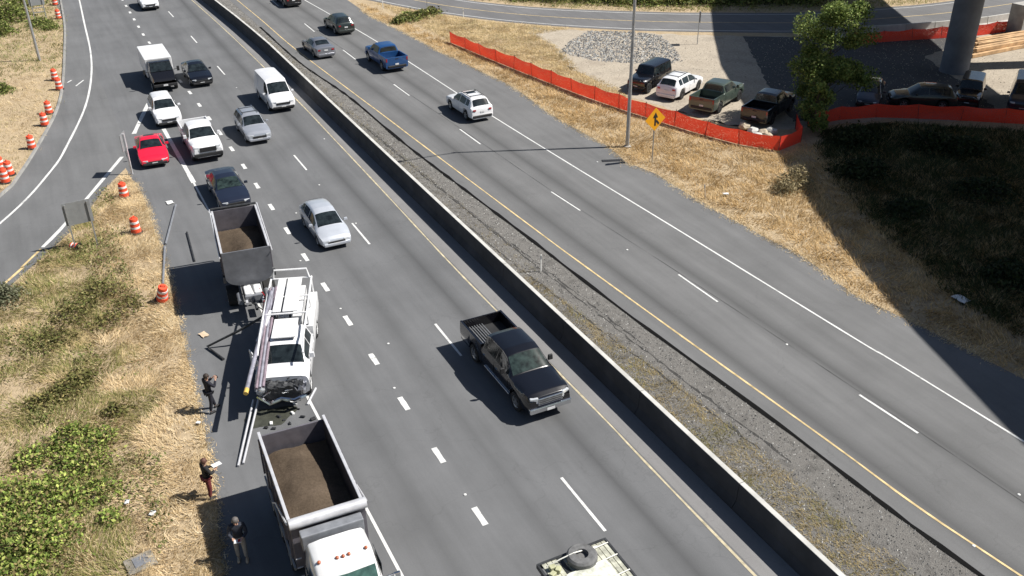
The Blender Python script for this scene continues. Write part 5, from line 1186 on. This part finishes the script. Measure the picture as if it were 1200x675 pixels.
# upper left verge
ku = [tuple(p) for p in kerb_s if -13 < p.x and p.y < 128]
gu = ku + [(-24, 50), (-24, 128)]
gu = [(x-.25, y) for x, y in gu]
P = scatter(gu, 15000)
tag(tufts('verge_grass', P, (.12, .3), [(.76, .61, .38), (.60, .47, .27), (.68, .53, .32), (.44, .38, .19), (.80, .66, .44)], 6, .04, 1.0, .2, seed=12), 'dry pale grass left of the ramp', 'grass', kind='stuff')
P = P[(P[:, 1] > 88)]; tag(tufts('green_grass', P[::2], (.2, .45), [(.20, .24, .07), (.28, .28, .10), (.15, .18, .05)], 6, .05, .8, .25, seed=14, m=M_VEG), 'greener grass at the top of the left verge', 'grass', kind='stuff')
# right verge
nbx = sorted([(p.y, p.x) for p in nb_r]); fx = lambda y: np.interp(y, [a for a, _ in nbx], [b for _, b in nbx])
fe = [(46.5, 41.5), (43.9, 43.8), (41.6, 43.2), (39.6, 46.2), (37.9, 51.7), (36.1, 59.4), (34.6, 69.6), (33.4, 80), (32.6, 90), (31.6, 101)]
gr_ = [(p.x+.1, p.y) for p in nb_r if 10 <= p.y <= 101][::1] + [(33.6, 8), (50, 10), (64, 33), (58, 38.5), (52, 44)] + fe
P = scatter(gr_, 34000); dst = P[:, 0]-fx(P[:, 1])
keep = vnoise(P[:, 0]*.8, P[:, 1]*.8, 21)+RNG.uniform(-.3, .3, len(P)) > .26
P, dst = P[keep], dst[keep]
tag(tufts('verge_grass', P, (.16, .42), [(.78, .56, .29), (.62, .43, .20), (.82, .62, .35), (.44, .30, .14), (.70, .49, .24), (.36, .24, .11)], 7, .038, .9, .2, seed=22, height_by=np.clip(dst*.7+.3, .35, 1)), 'tall dry golden grass on the right verge', 'grass', kind='stuff')
E_ = np.array([(fx(y)+RNG.normal(.05, .16), y) for y in RNG.uniform(20, 98, 3000)])
tag(tufts('grass_fringe', E_, (.05, .16), STRAW, 5, .035, 1.2, .12, z=.012), 'ragged dry grass fringe along the northbound shoulder', 'grass', kind='stuff')
sv = [(44, 42.5), (47, 45.3), (52, 44), (58, 39), (64, 33), (52, 10), (36, 10), (35.6, 24), (38.4, 32), (41.4, 38.5)]  # weeds under the bridge, their tint kept dark to strengthen its shade
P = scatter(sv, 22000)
tag(tufts('shade_weeds', P, (.25, .6), [(.06, .075, .025), (.09, .10, .035), (.04, .055, .018), (.13, .11, .05)], 7, .06, .7, .22, seed=52, m=M_VEG), 'dense green weeds on the verge, coloured darker to deepen the bridge shade', 'weeds', kind='stuff')
# island between lot, fence and side road
gi = [(33.9, 80), (35.2, 69.6), (36.6, 60), (38.3, 56), (39.5, 60), (39.3, 66), (41.3, 73), (42.0, 79), (46, 79.3), (39.6, 86.5), (35.5, 94), (33.2, 100)]
P = scatter(gi, 9000); tag(tufts('island_grass', P, (.1, .28), [(.72, .57, .33), (.62, .48, .25), (.76, .61, .38), (.54, .44, .23)], 6, .045, 1.0, .22, seed=31), 'short bleached grass between the orange fence and the side road', 'grass', kind='stuff')
gf = [tuple(p) for p in ff if p.y < 125 and p.x < 88] ; gf = [(x+.3, y+.4) for x, y in gf] + [(96, 80), (60, 122)]
P = scatter(gf, 9000); tag(tufts('far_grass', P, (.2, .5), [(.44, .38, .18), (.28, .28, .09), (.22, .24, .07), (.52, .42, .22)], 6, .06, .8, .3, seed=33), 'mixed green and dry grass beyond the side road', 'grass', kind='stuff')

# stones
def rocks(name, P, size, pal, z=0.0):
    n = len(P); s = RNG.uniform(size[0], size[1], n); a = RNG.uniform(0, 6.28, n); V = np.zeros((n, 4, 3, 3)); cs = []
    for j in range(4):
        t = a+j*math.pi/2+RNG.uniform(-.3, .3, n); cs.append(np.stack([P[:, 0]+np.cos(t)*s, P[:, 1]+np.sin(t)*s*.8, np.full(n, z-.01)], 1))
    ap = np.stack([P[:, 0]+RNG.uniform(-.3, .3, n)*s, P[:, 1]+RNG.uniform(-.3, .3, n)*s, z+s*RNG.uniform(.4, .9, n)], 1)
    for j in range(4): V[:, j, 0], V[:, j, 1], V[:, j, 2] = cs[j], cs[(j+1) % 4], ap
    pal = np.array(pal); c = pal[RNG.integers(0, len(pal), n)]*RNG.uniform(.7, 1.25, (n, 1))
    return mesh_np(name, V.reshape(-1, 3), 3, np.repeat(c, 4, 0), M_ROCK)
rp = px2((655, 62), (668, 48), (690, 36), (740, 37), (775, 42), (792, 58), (800, 72), (770, 78), (735, 74), (700, 72))
tag(rocks('riprap', scatter([tuple(p) for p in rp], 5200), (.05, .15), [(.18, .18, .18), (.27, .27, .265), (.12, .12, .12), (.42, .42, .40)], .0), 'pile of grey crushed rock spread above the parked cars', 'rocks', kind='stuff')
mp_ = [(17.95, 8), (17.98, 60), (18.2, 80), (18.0, 95), (17.6, 112), (19.1, 112)] + [(x-.1, y) for x, y in nb_l if 8 < y < 110]
P = scatter(mp_, 15000)
tag(rocks('median_stones', P, (.02, .06), [(.25, .245, .235), (.16, .157, .15), (.42, .41, .385), (.09, .09, .088)], .006), 'loose gravel stones in the median', 'gravel', kind='stuff')
P = scatter([(17.95, 8), (17.98, 36), (18.9, 36), (20.0, 24), (20.6, 8)], 3600)
tag(tufts('median_grass', P, (.05, .17), [(.50, .40, .22), (.42, .33, .17), (.36, .30, .15), (.28, .26, .10)], 6, .025, 1.1, .1, z=.006, seed=41), 'short dry grass along the near part of the median', 'grass', kind='stuff')
P = scatter([(17.95, 36), (17.98, 100), (18.8, 100), (19.3, 60), (19.6, 36)], 1500)
tag(tufts('median_weeds', P, (.05, .14), [(.34, .29, .19), (.28, .24, .16), (.22, .21, .12)], 5, .03, 1.1, .1, z=.006, seed=43), 'sparse dry weeds in the far part of the median', 'grass', kind='stuff')
P = scatter([(40.5, 52), (46, 48), (60, 42), (80, 50), (76, 60), (58, 68), (48, 75), (41, 76), (40, 60)], 5000)
tag(rocks('lot_stones', P, (.03, .08), [(.42, .37, .30), (.34, .30, .25), (.5, .45, .38)], .005), 'loose stones on the gravel lot', 'gravel', kind='stuff')
